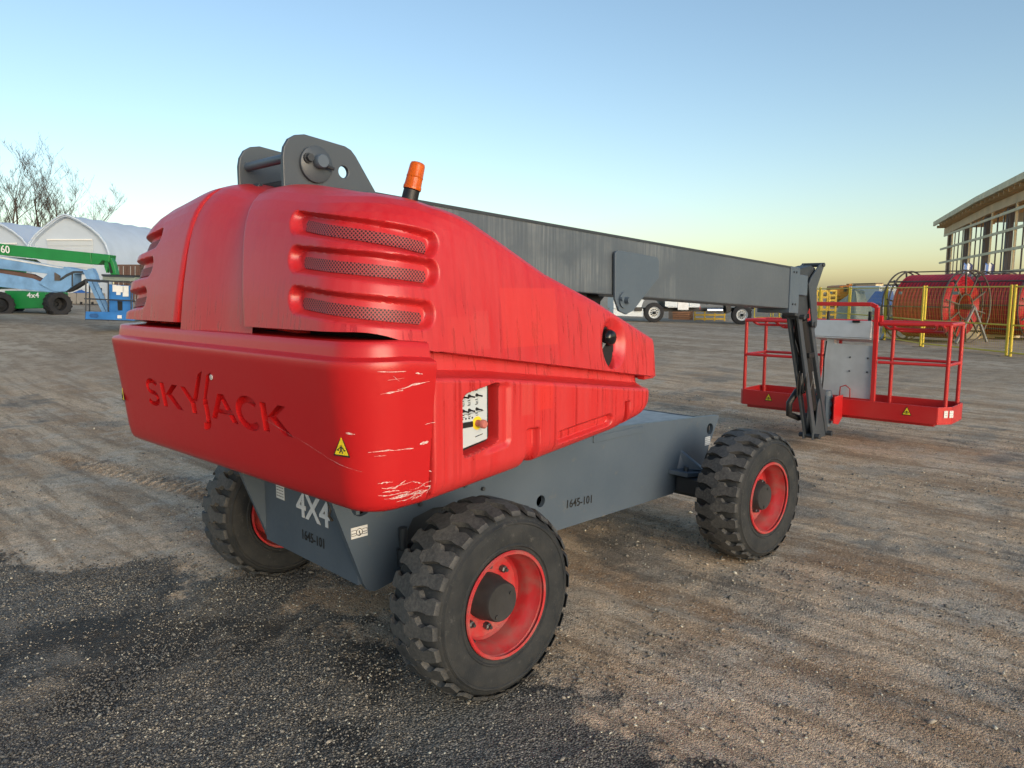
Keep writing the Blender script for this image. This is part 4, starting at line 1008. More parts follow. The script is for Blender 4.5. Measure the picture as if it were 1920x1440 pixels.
def ground_mat():
    t = NT('muddy gravel yard')
    P = t.pos; rot = math.atan2(TD[1], TD[0])
    al = t.map(P, (1.8, .22, 1)); al2 = t.map(P, (7.5, .55, 1))
    n1 = t.noise(al, 1.0, 5, .60); n2 = t.noise(al2, 1.0, 5, .62); n3 = t.noise(P, 1.6, 6, .64); n4 = t.noise(P, 9, 5, .65); fine = t.noise(P, 60, 5, .7)
    ca = t.voro(P, 105, 'F1', 'Color'); va = t.voro(P, 105, 'F1', 'Distance'); cb = t.voro(P, 230, 'F1', 'Color'); vb = t.voro(P, 230, 'F1', 'Distance')
    ga_ = t.sep(ca); gb_ = t.sep(cb)
    mud = t.mix(t.ramp(n1, [(.40, 0), (.58, 1)]), (0.345, 0.234, 0.143), (0.549, 0.417, 0.285))
    mud = t.mix(t.math('MULTIPLY', t.ramp(n3, [(.48, 0), (.60, 1)]), .75), mud, (0.510, 0.435, 0.337))
    mud = t.mix(t.math('MULTIPLY', t.ramp(n2, [(.50, 0), (.60, 1)]), .50), mud, (0.191, 0.128, 0.076))
    mud = t.mix(t.math('MULTIPLY', t.ramp(n4, [(.50, 0), (.60, 1)]), .34), mud, (0.211, 0.143, 0.087))
    tone = t.math('ADD', .50, t.math('MULTIPLY', t.math('ADD', ga_[0], gb_[0]), .62))          # every grain has its own shade
    cc = t.n.new('ShaderNodeCombineXYZ')
    for k in range(3): t.l.new(tone, cc.inputs[k])
    mud = t.mix(1.0, mud, cc.outputs[0], 'MULTIPLY')
    mud = t.mix(t.math('MULTIPLY', t.ramp(ga_[1], [(.93, 0), (.96, 1)]), .7), mud, (0.572, 0.500, 0.396))
    gtone = t.ramp(ga_[0], [(0, (0.099, 0.094, 0.084)), (.5, (0.209, 0.198, 0.176)), (.88, (0.341, 0.314, 0.264)), (1, (0.616, 0.561, 0.466))])
    gtone = t.mix(t.math('MULTIPLY', t.ramp(gb_[1], [(.2, 0), (.9, 1)]), .5), gtone, (0.253, 0.235, 0.201))
    gtone = t.mix(t.ramp(va, [(.42, 0), (.75, .85)]), gtone, (0.055, 0.051, 0.044))
    gtone = t.mix(t.math('MULTIPLY', t.ramp(t.noise(P, 1.3, 6, .66), [(.49, 0), (.60, 1)]), .6), gtone, (0.363, 0.306, 0.233))
    damp = t.ramp(t.noise(P, .95, 6, .68), [(.50, 0), (.56, 1)])
    gtone = t.mix(t.math('MULTIPLY', damp, .78), gtone, (0.033, 0.031, 0.028))
    g = t.attr('gravel')
    patch = t.math('MULTIPLY', t.ramp(t.noise(P, .8, 6, .66), [(.54, 0), (.62, 1)]), .6)
    gg = t.math('MAXIMUM', t.ramp(t.math('ADD', g, t.math('MULTIPLY', t.math('SUBTRACT', t.noise(P, 6, 6, .75), .5), 1.6)), [(.40, 0), (.60, 1)]), patch)
    c = t.mix(gg, mud, gtone)
    s = t.sep(P); dist = t.math('SQRT', t.math('ADD', t.math('POWER', s[0], 2.0), t.math('POWER', s[1], 2.0)))
    fm = t.map(P, (1.0, .16, 1)); farn = t.ramp(t.noise(fm, 1.0, 6, .64), [(.36, 0), (.64, 1)])
    farc = t.mix(farn, (0.326, 0.245, 0.166), (0.510, 0.429, 0.328)); farc = t.mix(t.math('MULTIPLY', t.ramp(t.noise(P, 2.2, 7, .75), [(.47, 0), (.58, 1)]), .7), farc, (0.224, 0.166, 0.109))
    farc = t.mix(t.math('MULTIPLY', t.ramp(t.noise(t.map(P, (3.0, .5, 1)), 1.0, 6, .68), [(.50, 0), (.62, 1)]), .34), farc, (0.198, 0.143, 0.093))
    farc = t.mix(t.math('MULTIPLY', t.ramp(t.noise(P, 22, 6, .85), [(.52, 0), (.60, 1)]), .5), farc, (0.587, 0.503, 0.390))
    c = t.mix(t.rng(dist, 9, 17), c, farc)
    grain = t.math('ADD', t.math('MULTIPLY', t.math('SUBTRACT', 1.0, va), t.math('ADD', .55, t.math('MULTIPLY', gg, .8))), t.math('MULTIPLY', t.math('SUBTRACT', 1.0, vb), .30))
    hgt = t.math('ADD', grain, t.math('ADD', t.math('MULTIPLY', fine, .6), t.math('MULTIPLY', n4, .9)))
    b1 = t.bump(hgt, .9, .012); b2 = t.bump(n2, .35, .03, b1)
    rough = t.math('SUBTRACT', .95, t.math('MULTIPLY', damp, .15))
    return t.out(c, rough, 0, b2, None, .3)
gnd = link(me, 'ground', ground_mat()); gnd['kind'] = 'structure'; 

# loose pebbles
def pebbles(name, pts, rad, tone, mat, label):
    n = len(pts); rng_ = np.random.RandomState(len(pts) % 977)
    base = np.array([(1, 0, 0), (-1, 0, 0), (0, 1, 0), (0, -1, 0), (0, 0, 1), (0, 0, -1), (.62, .62, .55), (-.62, -.62, .55)], float)
    fcs = np.array([(6, 4, 0), (6, 2, 4), (6, 0, 2), (4, 2, 1), (7, 1, 3), (7, 3, 4), (7, 4, 1), (4, 3, 0), (2, 0, 5), (1, 2, 5), (3, 1, 5), (0, 3, 5)])
    ang = rng_.rand(n) * 2 * PI; ca, sa = np.cos(ang), np.sin(ang)
    sx = rad * rng_.uniform(.8, 1.35, n); sy = rad * rng_.uniform(.65, 1.0, n); sz = rad * rng_.uniform(.45, .8, n)
    jit = rng_.uniform(.75, 1.18, (n, len(base), 3))
    B = base[None] * jit; X = B[:, :, 0] * sx[:, None]; Y = B[:, :, 1] * sy[:, None]; Z = B[:, :, 2] * sz[:, None]
    tl = rng_.uniform(-.5, .5, n); Z = Z + X * tl[:, None]
    W = np.stack([X * ca[:, None] - Y * sa[:, None] + pts[:, 0:1], X * sa[:, None] + Y * ca[:, None] + pts[:, 1:2], Z + (pts[:, 2] + sz * .45)[:, None]], -1).reshape(-1, 3)
    Fa = (fcs[None] + (np.arange(n) * len(base))[:, None, None]).reshape(-1, 3)
    me = np_mesh(name, W, Fa); a = me.attributes.new('tone', 'FLOAT', 'POINT'); a.data.foreach_set('value', np.repeat(tone, len(base)).astype(np.float32))
    me.shade_smooth(); o = link(me, name, mat); o['kind'] = 'stuff'; o['label'] = label; o['category'] = 'gravel'; return o
t = NT('mixed grey pebbles'); tn = t.attr('tone')
m_peb = t.out(t.mix(t.math('MULTIPLY', t.noise(t.obj, 150, 3), .4), t.ramp(tn, [(0, (0.055, 0.052, 0.048)), (.40, (0.143, 0.137, 0.123)), (.75, (0.259, 0.241, 0.208)), (.92, (0.396, 0.352, 0.286)), (1, (0.620, 0.597, 0.493))]), (0.132, 0.122, 0.106)), .8, 0, None, None, .35)
rs = np.random.RandomState(5)
cand = np.column_stack([rs.uniform(-2.0, .85, 190000), rs.uniform(-2.7, 4.2, 190000)])
gm = gravel_mask(cand[:, 0], cand[:, 1]); u_ = ahead_of(cand[:, 0], cand[:, 1]); l_ = left_of(cand[:, 0], cand[:, 1])
keep = (rs.rand(len(cand)) < gm * .95 * np.clip(.45 + 1.3 * fbm(cand[:, 0] * 1.3, cand[:, 1] * 1.3, 3), .12, 1)) & (u_ > 1.55) & (np.abs(l_) < u_ * .78 + .3)
cand = cand[keep]; loose = smooth01(.0, .35, fbm(cand[:, 0] * 1.1 + 5, cand[:, 1] * 1.1, 4))
rad = rs.uniform(.0032, .0072, len(cand)) * (1 + .5 * loose) * np.where(rs.rand(len(cand)) < .02, 1.8, 1)
tone = np.clip(rs.rand(len(cand)) ** 1.1 * (1.0 - .62 * loose) + .02, 0, 1)
pebbles('gravel', np.column_stack([cand, ground_z(cand[:, 0], cand[:, 1])]), rad, tone, m_peb, 'dark grey crushed gravel spread in front of the boom lift')
cand = np.column_stack([rs.uniform(-1.5, 8.4, 110000), rs.uniform(-3.3, 7.4, 110000)])
dens = np.clip(.16 + 1.1 * fbm(cand[:, 0] * .9, cand[:, 1] * .5 + 2, 4), .03, .8); u_ = ahead_of(cand[:, 0], cand[:, 1]); l_ = left_of(cand[:, 0], cand[:, 1])
keep = (rs.rand(len(cand)) < dens * 1.0 * (1 - gravel_mask(cand[:, 0], cand[:, 1]))) & (u_ > 1.6) & (np.abs(l_) < u_ * .78 + .3)
cand = cand[keep]; rad = rs.uniform(.004, .010, len(cand)) * np.where(rs.rand(len(cand)) < .05, 1.9, 1)
pebbles('scattered_stones', np.column_stack([cand, ground_z(cand[:, 0], cand[:, 1])]), rad, np.clip(rs.rand(len(cand)) ** .8 * .9 + .12, 0, 1), m_peb, 'pale stones scattered over the brown mud')
# ================================================================== BACKGROUND
def slab(pts, depth, thick, b=None, vec=None):
    b = b or MB(); P = [at(x, y, depth) for x, y in pts]
    return b.prism(P, (FWD_H * thick) if vec is None else vec)
def base_of(px, depth):
    p = at(px, 560, depth); return (p[0], p[1], float(gbase(p[0], p[1])))
class Th:
    """a thing whose parts are given in world coordinates"""
    def __init__(self, name, label, cat, loc, group=None):
        self.o = thing(name, label, cat, tuple(loc), group); self.inv = -np.array(loc, float)
    def part(self, b, name, mat, smooth=None, bevel=0, parent=None):
        global VSH
        VSH = self.inv; o = b.build(name, mat, parent or self.o, smooth, bevel); VSH = None; return o
m_green = simple('green machine paint', (.010, .20, .045), .4, 0, .2, 2)
m_blue = simple('blue machine paint', (.03, .18, .50), .45, 0, .3, 3)
m_paleblue = simple('faded pale blue paint', (.17, .34, .58), .5, 0, .35, 3)
m_fabric = simple('white shelter fabric', (.50, .59, .70), .6, 0, .12, .8)
m_face = simple('shelter end wall', (.42, .49, .57), .7, 0, .1, .6)
m_doorw = simple('roll up door', (.44, .49, .53), .6, 0, .1, 1)
m_brown = simple('brown container paint', (.11, .06, .045), .6, 0, .3, 2)
m_conc = simple('weathered concrete', (.30, .28, .25), .9, 0, .35, 1.5, .3)
m_fyel = simple('yellow fence paint', (.70, .52, .04), .5, 0, .15, 4)
m_bark = simple('grey brown bark', (.085, .065, .05), .9, 0, .35, 3)
m_conduit = simple('dark red plastic conduit', (.46, .020, .032), .40, 0, .3, 4)
m_rust = simple('weathered steel tube', (.13, .11, .095), .6, .3, .4, 4)
m_timber = simple('pale raw timber', (.84, .70, .44), .75, 0, .25, 2)
m_beam = simple('warm timber beam', (.72, .48, .25), .7, 0, .25, 1)
m_steelc = simple('dark steel column', (.10, .09, .095), .6, .2, .3, 1)
m_truckw = simple('white truck paint', (.62, .67, .70), .35, 0, .06, 2)
m_orange = simple('orange machine paint', (.62, .20, .015), .5, 0, .25, 1.5)
m_yelm = simple('yellow machine paint', (.68, .42, .02), .5, 0, .2, 1.5)
m_tyre2 = simple('black truck tyre', (.022, .022, .024), .8, 0, .3, 6)
m_palewall = simple('pale far wall', (.45, .40, .32), .8, 0, .2, .2)
m_chrome = simple('polished tank', (.55, .57, .6), .25, .9, .1)
m_glass = simple('dark window glass', (.03, .045, .06), .12)
m_tarp = simple('blue tarpaulin', (.03, .14, .45), .5, 0, .3, 2)
m_grayp = simple('grey green paint', (.25, .30, .27), .6, 0, .25, 1)

# ---------- far wheel: shared by machines behind
def big_wheel(T, c, axis, r, w, rim_m, lugs=True):
    ax = np.array(axis, float); ax /= np.linalg.norm(ax); up = np.array([0, 0, 1.0]); s_ = np.cross(ax, up); c = np.array(c, float)
    b = MB(); n = 32; prof = [(-w / 2 * .92, r * .52), (-w / 2, r * .62), (-w / 2, r * .88), (-w / 2 * .8, r * .95), (w / 2 * .8, r * .95), (w / 2, r * .88), (w / 2, r * .62), (w / 2 * .92, r * .52)]
    vs = [c + ax * a + q * (math.cos(2 * PI * k / n) * s_ + math.sin(2 * PI * k / n) * up) for a, q in prof for k in range(n)]; m = len(prof)
    b.add(vs, [(i * n + k, i * n + (k + 1) % n, ((i + 1) % m) * n + (k + 1) % n, ((i + 1) % m) * n + k) for i in range(m) for k in range(n)])
    if lugs:
        for k in range(16):
            for sd in (-1, 1):
                t0 = 2 * PI * (k + (.5 if sd > 0 else 0)) / 16; P0 = []
                for (y, a, q) in ((.50, -.05, .90), (.50, .07, .90), (.0, .26, .94), (.0, .14, .94)): P0.append(c + ax * sd * y * w + r * q * (math.cos(t0 + a) * s_ + math.sin(t0 + a) * up))
                d = (math.cos(t0 + .1) * s_ + math.sin(t0 + .1) * up) * r * .075; b.prism(P0, d)
    wh = T.part(b, 'wheel', m_tyre2, 40)
    b = MB(); vs = [c + ax * a + q * (math.cos(2 * PI * k / n) * s_ + math.sin(2 * PI * k / n) * up) for a, q in ((-w * .40, r * .53), (-w * .2, r * .46), (-w * .22, r * .2), (-w * .34, r * .16), (-w * .34, .001)) for k in range(n)]
    b.add(vs, [(i * n + k, i * n + (k + 1) % n, (i + 1) * n + (k + 1) % n, (i + 1) * n + k) for i in range(4) for k in range(n)])
    T.part(b, 'rim', rim_m, 40, parent=wh)

# ---------- green lift
D = 30.0; g0 = base_of(50, D)
T = Th('green_boom_lift', 'green boom lift with a long boom reaching in front of the white shelters', 'boom lift', g0)
T.part(slab([(-120, 441), (0, 457), (170, 474), (172, 496), (0, 478), (-120, 463)], D + .3, .45), 'boom', m_green, None, .02)
T.part(slab([(171, 474), (206, 478), (204, 492), (192, 488), (184, 496), (171, 496)], D + .25, .5), 'boom_head', m_green, None, .02)
T.part(slab([(196, 478), (206, 480), (213, 492), (219, 515), (207, 515), (202, 500), (199, 512), (195, 500)], D + .35, .25), 'jib', m_green, None, .02)
T.part(slab([(203, 492), (206, 493), (211, 512), (207, 512)], D + .3, .03), 'hose', m_black)
T.part(slab([(0, 480), (60, 486), (75, 496), (40, 500), (0, 492)], D + .4, .3), 'lift_cylinder', simple('greasy dark green steel', (.03, .07, .04), .6), None, .02)
ch = T.part(slab([(8, 545), (86, 548), (90, 578), (30, 579), (12, 576)], D, 1.5), 'chassis', m_green, None, .03)
me = text_mesh('4x4', .30, 1.1, .004, .004); p = at(62, 554, D - .02) - np.array(g0); place_flat(me, p, RIGHT, (0, 0, 1), 'lettering', m_white, T.o)
me = text_mesh("'60", .42, .9, .004, .006); p = at(8, 468, D + .27) - np.array(g0); place_flat(me, p, RIGHT * .995 + np.array([0, 0, -.1]), (0, 0, 1), 'lettering', m_white, T.o)
T.part(slab([(-150, 470), (-10, 490), (-5, 540), (-150, 545)], D + .2, 2.0), 'turret', m_green, None, .1)
T.part(slab([(86, 555), (103, 557), (103, 577), (84, 578)], D + .1, .9), 'axle_housing', m_green, None, .03)
T.part(slab([(-120, 550), (10, 555), (12, 572), (-120, 572)], D + .3, 1.0), 'frame', m_green, None, .03)
axd = RIGHT * .86 - FWD_H * .5
for (px, py, d_, r_) in ((-2, 572, D - .5, .53), (108, 570, D - .1, .50), (22, 574, D + 1.9, .44), (-110, 572, D, .53)):
    big_wheel(T, at(px, py, d_), -axd if px < 100 else axd, r_, .42, m_black)

# ---------- blue lift with its basket
D = 22.0; g0 = base_of(150, D)
T = Th('blue_boom_lift', 'scuffed pale blue boom lift with a blue basket resting near the ground', 'boom lift', g0)
T.part(slab([(-140, 452), (0, 483), (118, 503), (118, 513), (98, 514), (0, 504), (-140, 478)], D, .35), 'boom', m_paleblue, None, .012)
T.part(slab([(-140, 450), (0, 481), (118, 502), (118, 504), (0, 484.5), (-140, 453)], D - .02, .39), 'boom_flange', simple('pale worn edge', (.6, .64, .66), .5), None)
T.part(slab([(-140, 500), (0, 512), (60, 522), (105, 540), (118, 546), (105, 549), (0, 538), (-140, 530)], D + .05, .30), 'lower_arm', m_paleblue, None, .012)
T.part(slab([(-140, 486), (0, 505), (60, 514), (90, 530), (60, 528), (0, 514), (-140, 500)], D + .10, .16), 'cable_track', m_brown)
hd = T.part(slab([(100, 501), (118, 502), (120, 500), (136, 503), (154, 507), (155, 513), (138, 514), (137, 536), (122, 547), (100, 547), (72, 531)], D - .02, .42), 'boom_head', m_paleblue, None, .012)
T.part(slab([(134, 509), (136.5, 509), (136.5, 537), (134, 537)], D - .04, .02), 'bracket_strap', m_dark, None, 0, hd)
T.part(slab([(113, 522), (124, 514), (138, 508), (154, 508), (154, 512), (139, 512), (126, 518), (113, 526)], D - .05, .03), 'hose_guard', m_dark, None, 0, hd)
T.part(slab([(102, 511), (112, 517), (112, 526), (102, 526)], D - .06, .04), 'rusty_bracket', m_rust, None, 0, hd)
T.part(slab([(120, 546), (137, 537), (158, 524), (160, 529), (138, 543), (124, 548)], D + .05, .2), 'cylinder', m_black)
for k, (a, c) in enumerate((((160, 508), (196, 586)), ((168, 506), (204, 584)))):
    b = MB(); b.bar(at(a[0], a[1], D), at(c[0], c[1], D - .2), .07, .10, RIGHT); T.part(b, 'jib_arm', m_paleblue)
T.part(slab([(158, 516), (164, 504), (172, 503), (178, 514), (182, 530), (172, 528), (164, 520)], D - .05, .2), 'knuckle', m_paleblue, None, .01)
def R3(a, d=0): return at(a[0], a[1], D - .7 + d)
bas = T.part(slab([(161, 584), (252, 586), (252, 601), (160, 598)], D - .75, .02), 'basket', m_blue)
b = MB(); slab([(160, 598), (252, 601), (252, 603), (160, 600)], D - .75, 1.3, b); T.part(b, 'basket_floor', m_dark, None, 0, bas)
b = MB(); slab([(166, 586), (252, 588), (252, 600), (166, 598)], D + .5, .02, b); T.part(b, 'toe_board', m_blue, None, 0, bas)
for (a, c, d_) in (((161, 524), (161, 600), 0), ((203, 526), (203, 602), 0), ((190, 540), (190, 592), 1.2), ((246, 528), (246, 602), 0), ((168, 527), (168, 597), 1.2)):
    b = MB(); b.tube([R3(a, d_), R3(c, d_)], .020, 6); T.part(b, 'basket_post', m_dark, 60, 0, bas)
for (a, c) in (((159, 524), (252, 530)), ((158, 560), (252, 564)), ((192, 517), (252, 519)), ((161, 526), (204, 529))):
    b = MB(); b.tube([R3(a), R3(c)], .020, 6); T.part(b, 'basket_rail', m_dark, 60, 0, bas)
T.part(slab([(204, 533), (248, 536), (248, 590), (205, 588)], D - .55, .03), 'control_panel', m_blue, None, .005, bas)
T.part(slab([(192, 515), (252, 518), (252, 527), (192, 526)], D - .50, .30), 'control_box', m_grayp, None, .01, bas)
T.part(slab([(190, 514), (252, 516), (252, 519), (190, 517)], D - .55, .40), 'box_lid', m_black, None, 0, bas)
for q in ((211, 534, 218, 547), (218, 535, 226, 553), (226, 536, 232, 548), (230, 536, 241, 556)):
    T.part(slab([(q[0], q[1]), (q[2], q[1]), (q[2], q[3]), (q[0], q[3])], D - .57, .006), 'paper_notice', m_white, None, 0, bas)
T.part(slab([(220, 564), (229, 565), (229, 582), (221, 582)], D - .57, .02), 'black_pouch', m_black, None, 0, bas)
T.part(slab([(220, 591), (228, 591), (228, 597), (220, 597)], D - .77, .006), 'notice', m_white, None, 0, bas)
T.part(slab([(170, 588), (182, 588), (185, 592), (182, 596), (170, 595), (167, 592)], D - .77, .006), 'oval_emblem', simple('dark blue emblem', (.02, .09, .26), .5), None, 0, bas)
T.part(slab([(-260, 480), (-90, 490), (-90, 560), (-260, 560)], D, 1.9), 'turret', m_blue, None, .1)
for px in (-240, -110): big_wheel(T, at(px, 575, D - .2), -FWD_H + RIGHT * .2, .48, .40, m_white)
b = MB(); b.bar(at(-250, 575, D + .9), at(-100, 575, D + .9), 1.2, .35); T.part(b, 'chassis', m_blue, None, .03)

# ---------- fabric shelters
def shelter(label, shift, group):
    D = 52.0; sh = RIGHT * shift[0] + FWD_H * shift[1]
    c0 = at(122, 560, D) + sh; c0 = (c0[0], c0[1], float(gbase(c0[0], c0[1])) - .05)
    T = Th('fabric_shelter', label, 'shelter', c0, group)
    prof = [(51, 575), (50, 500), (51, 470), (56, 455), (66, 441), (82, 427), (100, 413), (113, 405), (122, 402.5), (131, 405), (148, 413), (168, 425), (186, 440), (198, 456), (204, 472), (207, 500), (207, 575)]
    ax = FWD_H * .998 + RIGHT * .066; L = 24.0
    P = [at(x, y, D) + sh for x, y in prof]
    ctr = at(128, 520, D) + sh
    b = MB(); Q = []
    ns = 25
    for k in range(ns):
        f = k / (ns - 1); sag = .07 * (1 - abs(math.cos(f * 12 * PI)))
        Q.append([p + ax * (f * L) + (ctr - p) / np.linalg.norm(ctr - p) * sag * (0 if k in (0, ns - 1) else 1) for p in P[1:-1]])
    G = np.array(Q); G2 = np.array([[p + (ctr - p) / np.linalg.norm(ctr - p) * .12 for p in r] for r in G])
    b.grid(G); b.grid(G2, True)
    n1 = len(Q); n2 = len(P) - 2; o = n1 * n2
    for j in range(n2 - 1):
        b.f.append((j, j + 1, o + j + 1, o + j)); b.f.append(((n1 - 1) * n2 + j, o + (n1 - 1) * n2 + j, o + (n1 - 1) * n2 + j + 1, (n1 - 1) * n2 + j + 1))
    T.part(b, 'roof_fabric', m_fabric, 35)
    inner = [ctr + (p - ctr) * .965 + ax * .35 for p in P]; inner[0][2] = P[0][2]; inner[-1][2] = P[-1][2]
    b = MB(); b.prism(inner, ax * .1); T.part(b, 'end_wall', m_face)
    b = MB(); b.prism([q + ax * (L - .6) for q in inner], ax * .1); T.part(b, 'end_wall', m_face)
    # piping along the roof edge, lacing
    b = MB(); b.tube([p - ax * .02 for p in P[1:-1]], .07, 6); T.part(b, 'roof_hem', m_fabric, 60)
    dr = [at(x, y, D) + sh + ax * .30 for x, y in ((83, 449), (169, 449), (169, 572), (83, 572))]
    b = MB(); b.prism(dr, ax * .04); d = T.part(b, 'door', m_doorw)
    for k in range(9):
        f = (k + .5) / 9; a = dr[0] * (1 - f) + dr[3] * f - ax * .02; c = dr[1] * (1 - f) + dr[2] * f - ax * .02
        b = MB(); b.bar(a, c, .03, .34); T.part(b, 'door_panel', m_doorw, None, .02, d)
    b = MB(); b.bar(dr[0] - ax * .05, dr[1] - ax * .05, .08, .10); T.part(b, 'door_lintel', m_white)
    return T
shelter('white arched fabric shelter with a roll up door in its end wall', (0, 0), 'white fabric shelters')
shelter('white arched fabric shelter whose end wall hides behind the green boom', (-7.9, 4.0), 'white fabric shelters')
def container(label, px0, px1, y0, y1, D, mat, L=6.0):
    c0 = base_of((px0 + px1) / 2, D); T = Th('shipping_container', label, 'container', c0)
    b = slab([(px0, y0), (px1, y0), (px1, y1), (px0, y1)], D, L); bd = T.part(b, 'body', mat)
    w = (px1 - px0)
    for k in range(2):
        xa = px0 + w * (.06 + .46 * k); T.part(slab([(xa, y0 + 3), (xa + w * .42, y0 + 3), (xa + w * .42, y1 - 2), (xa, y1 - 2)], D - .06, .05), 'door', mat, None, .01)
        for q in (.12, .30): b = MB(); b.tube([at(xa + w * q, y0 + 3, D - .1), at(xa + w * q, y1 - 2, D - .1)], .025, 6); T.part(b, 'lock_rod', m_steel)
    return T
container('brown shipping container carrying the edge of the fabric shelter', 214, 262, 496, 566, 51.0, m_brown)
for k, (x0, x1) in enumerate(((124, 142), (143, 161), (162, 184))):
    c0 = base_of((x0 + x1) / 2, 43.0); T = Th('concrete_block', ('long pale concrete block lying nearest the green lift wheel', 'long pale concrete block in the middle of a row of three', 'long pale concrete block half hidden by the blue basket')[k], 'concrete block', c0, 'concrete blocks behind the blue lift')
    T.part(slab([(x0, 553), (x0 + 1, 549), (x1 - 1, 549 + .3 * k), (x1, 553), (x1, 570), (x0, 570)], 43.0, .8), 'block', m_conc, None, .03)
    T.part(slab([((x0 + x1) / 2 - 2, 566), ((x0 + x1) / 2 + 2, 566), ((x0 + x1) / 2 + 2, 570.5), ((x0 + x1) / 2 - 2, 570.5)], 42.97, .05), 'fork_pocket', m_void)
def lump(name, label, cat, px0, px1, y0, y1, D, mat, th=1.5, seed=0, group=None):
    """soft covered heap"""
    c = base_of((px0 + px1) / 2, D); w = (px1 - px0) * D / F_PX; zt = at(0, y0, D)[2]; b = MB(); rg = random.Random(seed); n = 9; Q = []
    for i in range(n):
        row_ = []
        for j in range(n):
            u = i / (n - 1) * 2 - 1; v = j / (n - 1) * 2 - 1; e = max(abs(u), abs(v)); h = (1 - e ** 4) * (.8 + .3 * rg.random())
            row_.append(np.array([c[0], c[1], 0]) + RIGHT * u * w / 2 + FWD_H * (v + 1) * th / 2 + np.array([0, 0, c[2] - .1 + (zt - c[2]) * max(0, h)]))
        Q.append(row_)
    b.grid(np.array(Q)); T = Th(name, label, cat, c, group); T.part(b, 'cover', mat, 60); return T
lump('tarpaulin_heap', 'bright blue tarpaulin heap beside the concrete blocks', 'tarpaulin', 118, 156, 542, 566, 46.0, m_tarp, 2.0, 4)

# ---------- bare trees behind the shelters
def bare_tree(px, top_y, D, seed, lean=0.0, leaves=False, label=''):
    rg = random.Random(seed); c = base_of(px, D); H = (at(px, top_y, D)[2] - c[2]) * .74
    T = Th('bare_tree', label, 'tree', c, 'bare trees behind the shelters')
    trunk = MB(); crown = MB(); tips = []
    def grow(b, p, d, L, r, lev):
        n = 5; pts = [p]; rr = [r]; q = p
        for k in range(n):
            d = d + np.array([rg.gauss(0, .10), rg.gauss(0, .10), rg.gauss(.05, .06)]); d /= np.linalg.norm(d); q = q + d * (L / n); pts.append(q); rr.append(r * (1 - .72 * (k + 1) / n))
        b.tube(pts, rr, 6 if lev == 0 else (5 if lev == 1 else 3), caps=False)
        if lev < 4:
            m = (8, 6, 5, 3)[lev]
            for k in range(m):
                f = rg.uniform(.32 if lev == 0 else .18, 1.0); i = min(n - 1, int(f * n)); base = pts[i] + (pts[i + 1] - pts[i]) * (f * n - i)
                a = rg.uniform(0, 2 * PI); side = np.array([math.cos(a), math.sin(a), rg.uniform(.35, 1.1)]); nd = d * .55 + side * .75; nd /= np.linalg.norm(nd)
                grow(crown if lev >= 0 else b, base, nd, L * rg.uniform(.30, .55), max(.012, rr[i] * .48), lev + 1)
        else: tips.append(q)
    grow(trunk, np.array(c), np.array([RIGHT[0] * lean, RIGHT[1] * lean, 1.0]), H * .86, H * .013 + .03, 0)
    T.part(trunk, 'trunk', m_bark, 60); T.part(crown, 'crown', m_bark, None)
    if leaves:
        b = MB()
        for k in range(260):
            p = np.array(c) + np.array([rg.gauss(0, 1.3), rg.gauss(0, 1.3), H * rg.uniform(.12, .42)]); e = rg.uniform(.06, .13); u = np.array([rg.gauss(0, 1), rg.gauss(0, 1), rg.gauss(0, 1)]); u /= np.linalg.norm(u); w = np.cross(u, [.3, .5, .8]); b.add([p, p + u * e, p + u * e + w * e, p + w * e], [(0, 1, 2, 3)])
        T.part(b, 'dry_leaves', simple('dry oak leaves', (.16, .07, .025), .9))
for k, (px, ty, D, lean, lv) in enumerate(((-22, 300, 74, .03, False), (6, 292, 76, -.03, False), (22, 272, 70, .04, True), (48, 300, 80, .10, True), (44, 262, 72, .16, False), (66, 318, 84, .05, False), (88, 330, 82, .02, False), (112, 338, 80, .05, False), (146, 368, 88, .06, False), (160, 388, 92, -.05, False))):
    bare_tree(px, ty - (60 if k >= 6 else 0), D, 40 + k, lean, lv, ('leafless grey tree with a few dry brown leaves clinging low down' if lv else ('tallest leafless tree, leaning over the gap between the shelters' if k == 4 else ('small leafless tree just above the ridge of the shelter with the door' if k in (8, 9) else 'leafless grey tree standing behind the white shelters'))))

# ---------- service truck behind the boom
D = 38.5; g0 = base_of(1300, D)
T = Th('service_truck', 'white service truck with side lockers parked beyond the boom', 'truck', g0)
bd = T.part(slab([(1150, 540), (1313, 540), (1313, 577), (1252, 577), (1248, 566), (1238, 559), (1226, 557), (1214, 559), (1206, 566), (1202, 579), (1150, 579)], D, 2.3), 'body', m_truckw, None, .03)
T.part(slab([(1150, 579), (1206, 579), (1206, 594), (1150, 592)], D + .1, 1.6), 'rear_panel', m_truckw, None, .02)
for q in ((1158, 556, 1200, 576), (1247, 557, 1268, 575), (1293, 559, 1312, 576)):
    T.part(slab([(q[0], q[1]), (q[2], q[1]), (q[2], q[3]), (q[0], q[3])], D - .03, .03), 'locker_door', m_truckw, None, .008, bd)
T.part(slab([(1271, 557), (1291, 557), (1291, 581), (1271, 581)], D - .03, .03), 'ladder_panel', m_alu, None, 0, bd)
for x in (1209, 1243): T.part(slab([(x - 4, 557), (x + 4, 557), (x, 563)], D - .05, .03), 'bracket', m_black, None, 0, bd)
T.part(slab([(1312, 574), (1313, 574), (1313, 580), (1312, 580)], D - .02, .02), 'red_marker', m_redmetal, None, 0, bd)
T.part(slab([(1190, 577), (1410, 577), (1410, 584), (1190, 584)], D + .6, 1.0), 'frame', m_black)
T.part(slab([(1190, 576), (1204, 576), (1204, 583), (1190, 583)], D - .02, .3), 'locker_gap', m_black)
b = MB(); b.tube([at(1325, 582, D + .2), at(1354, 582, D + .2)], .15, 16); T.part(b, 'fuel_tank', m_chrome, 60)
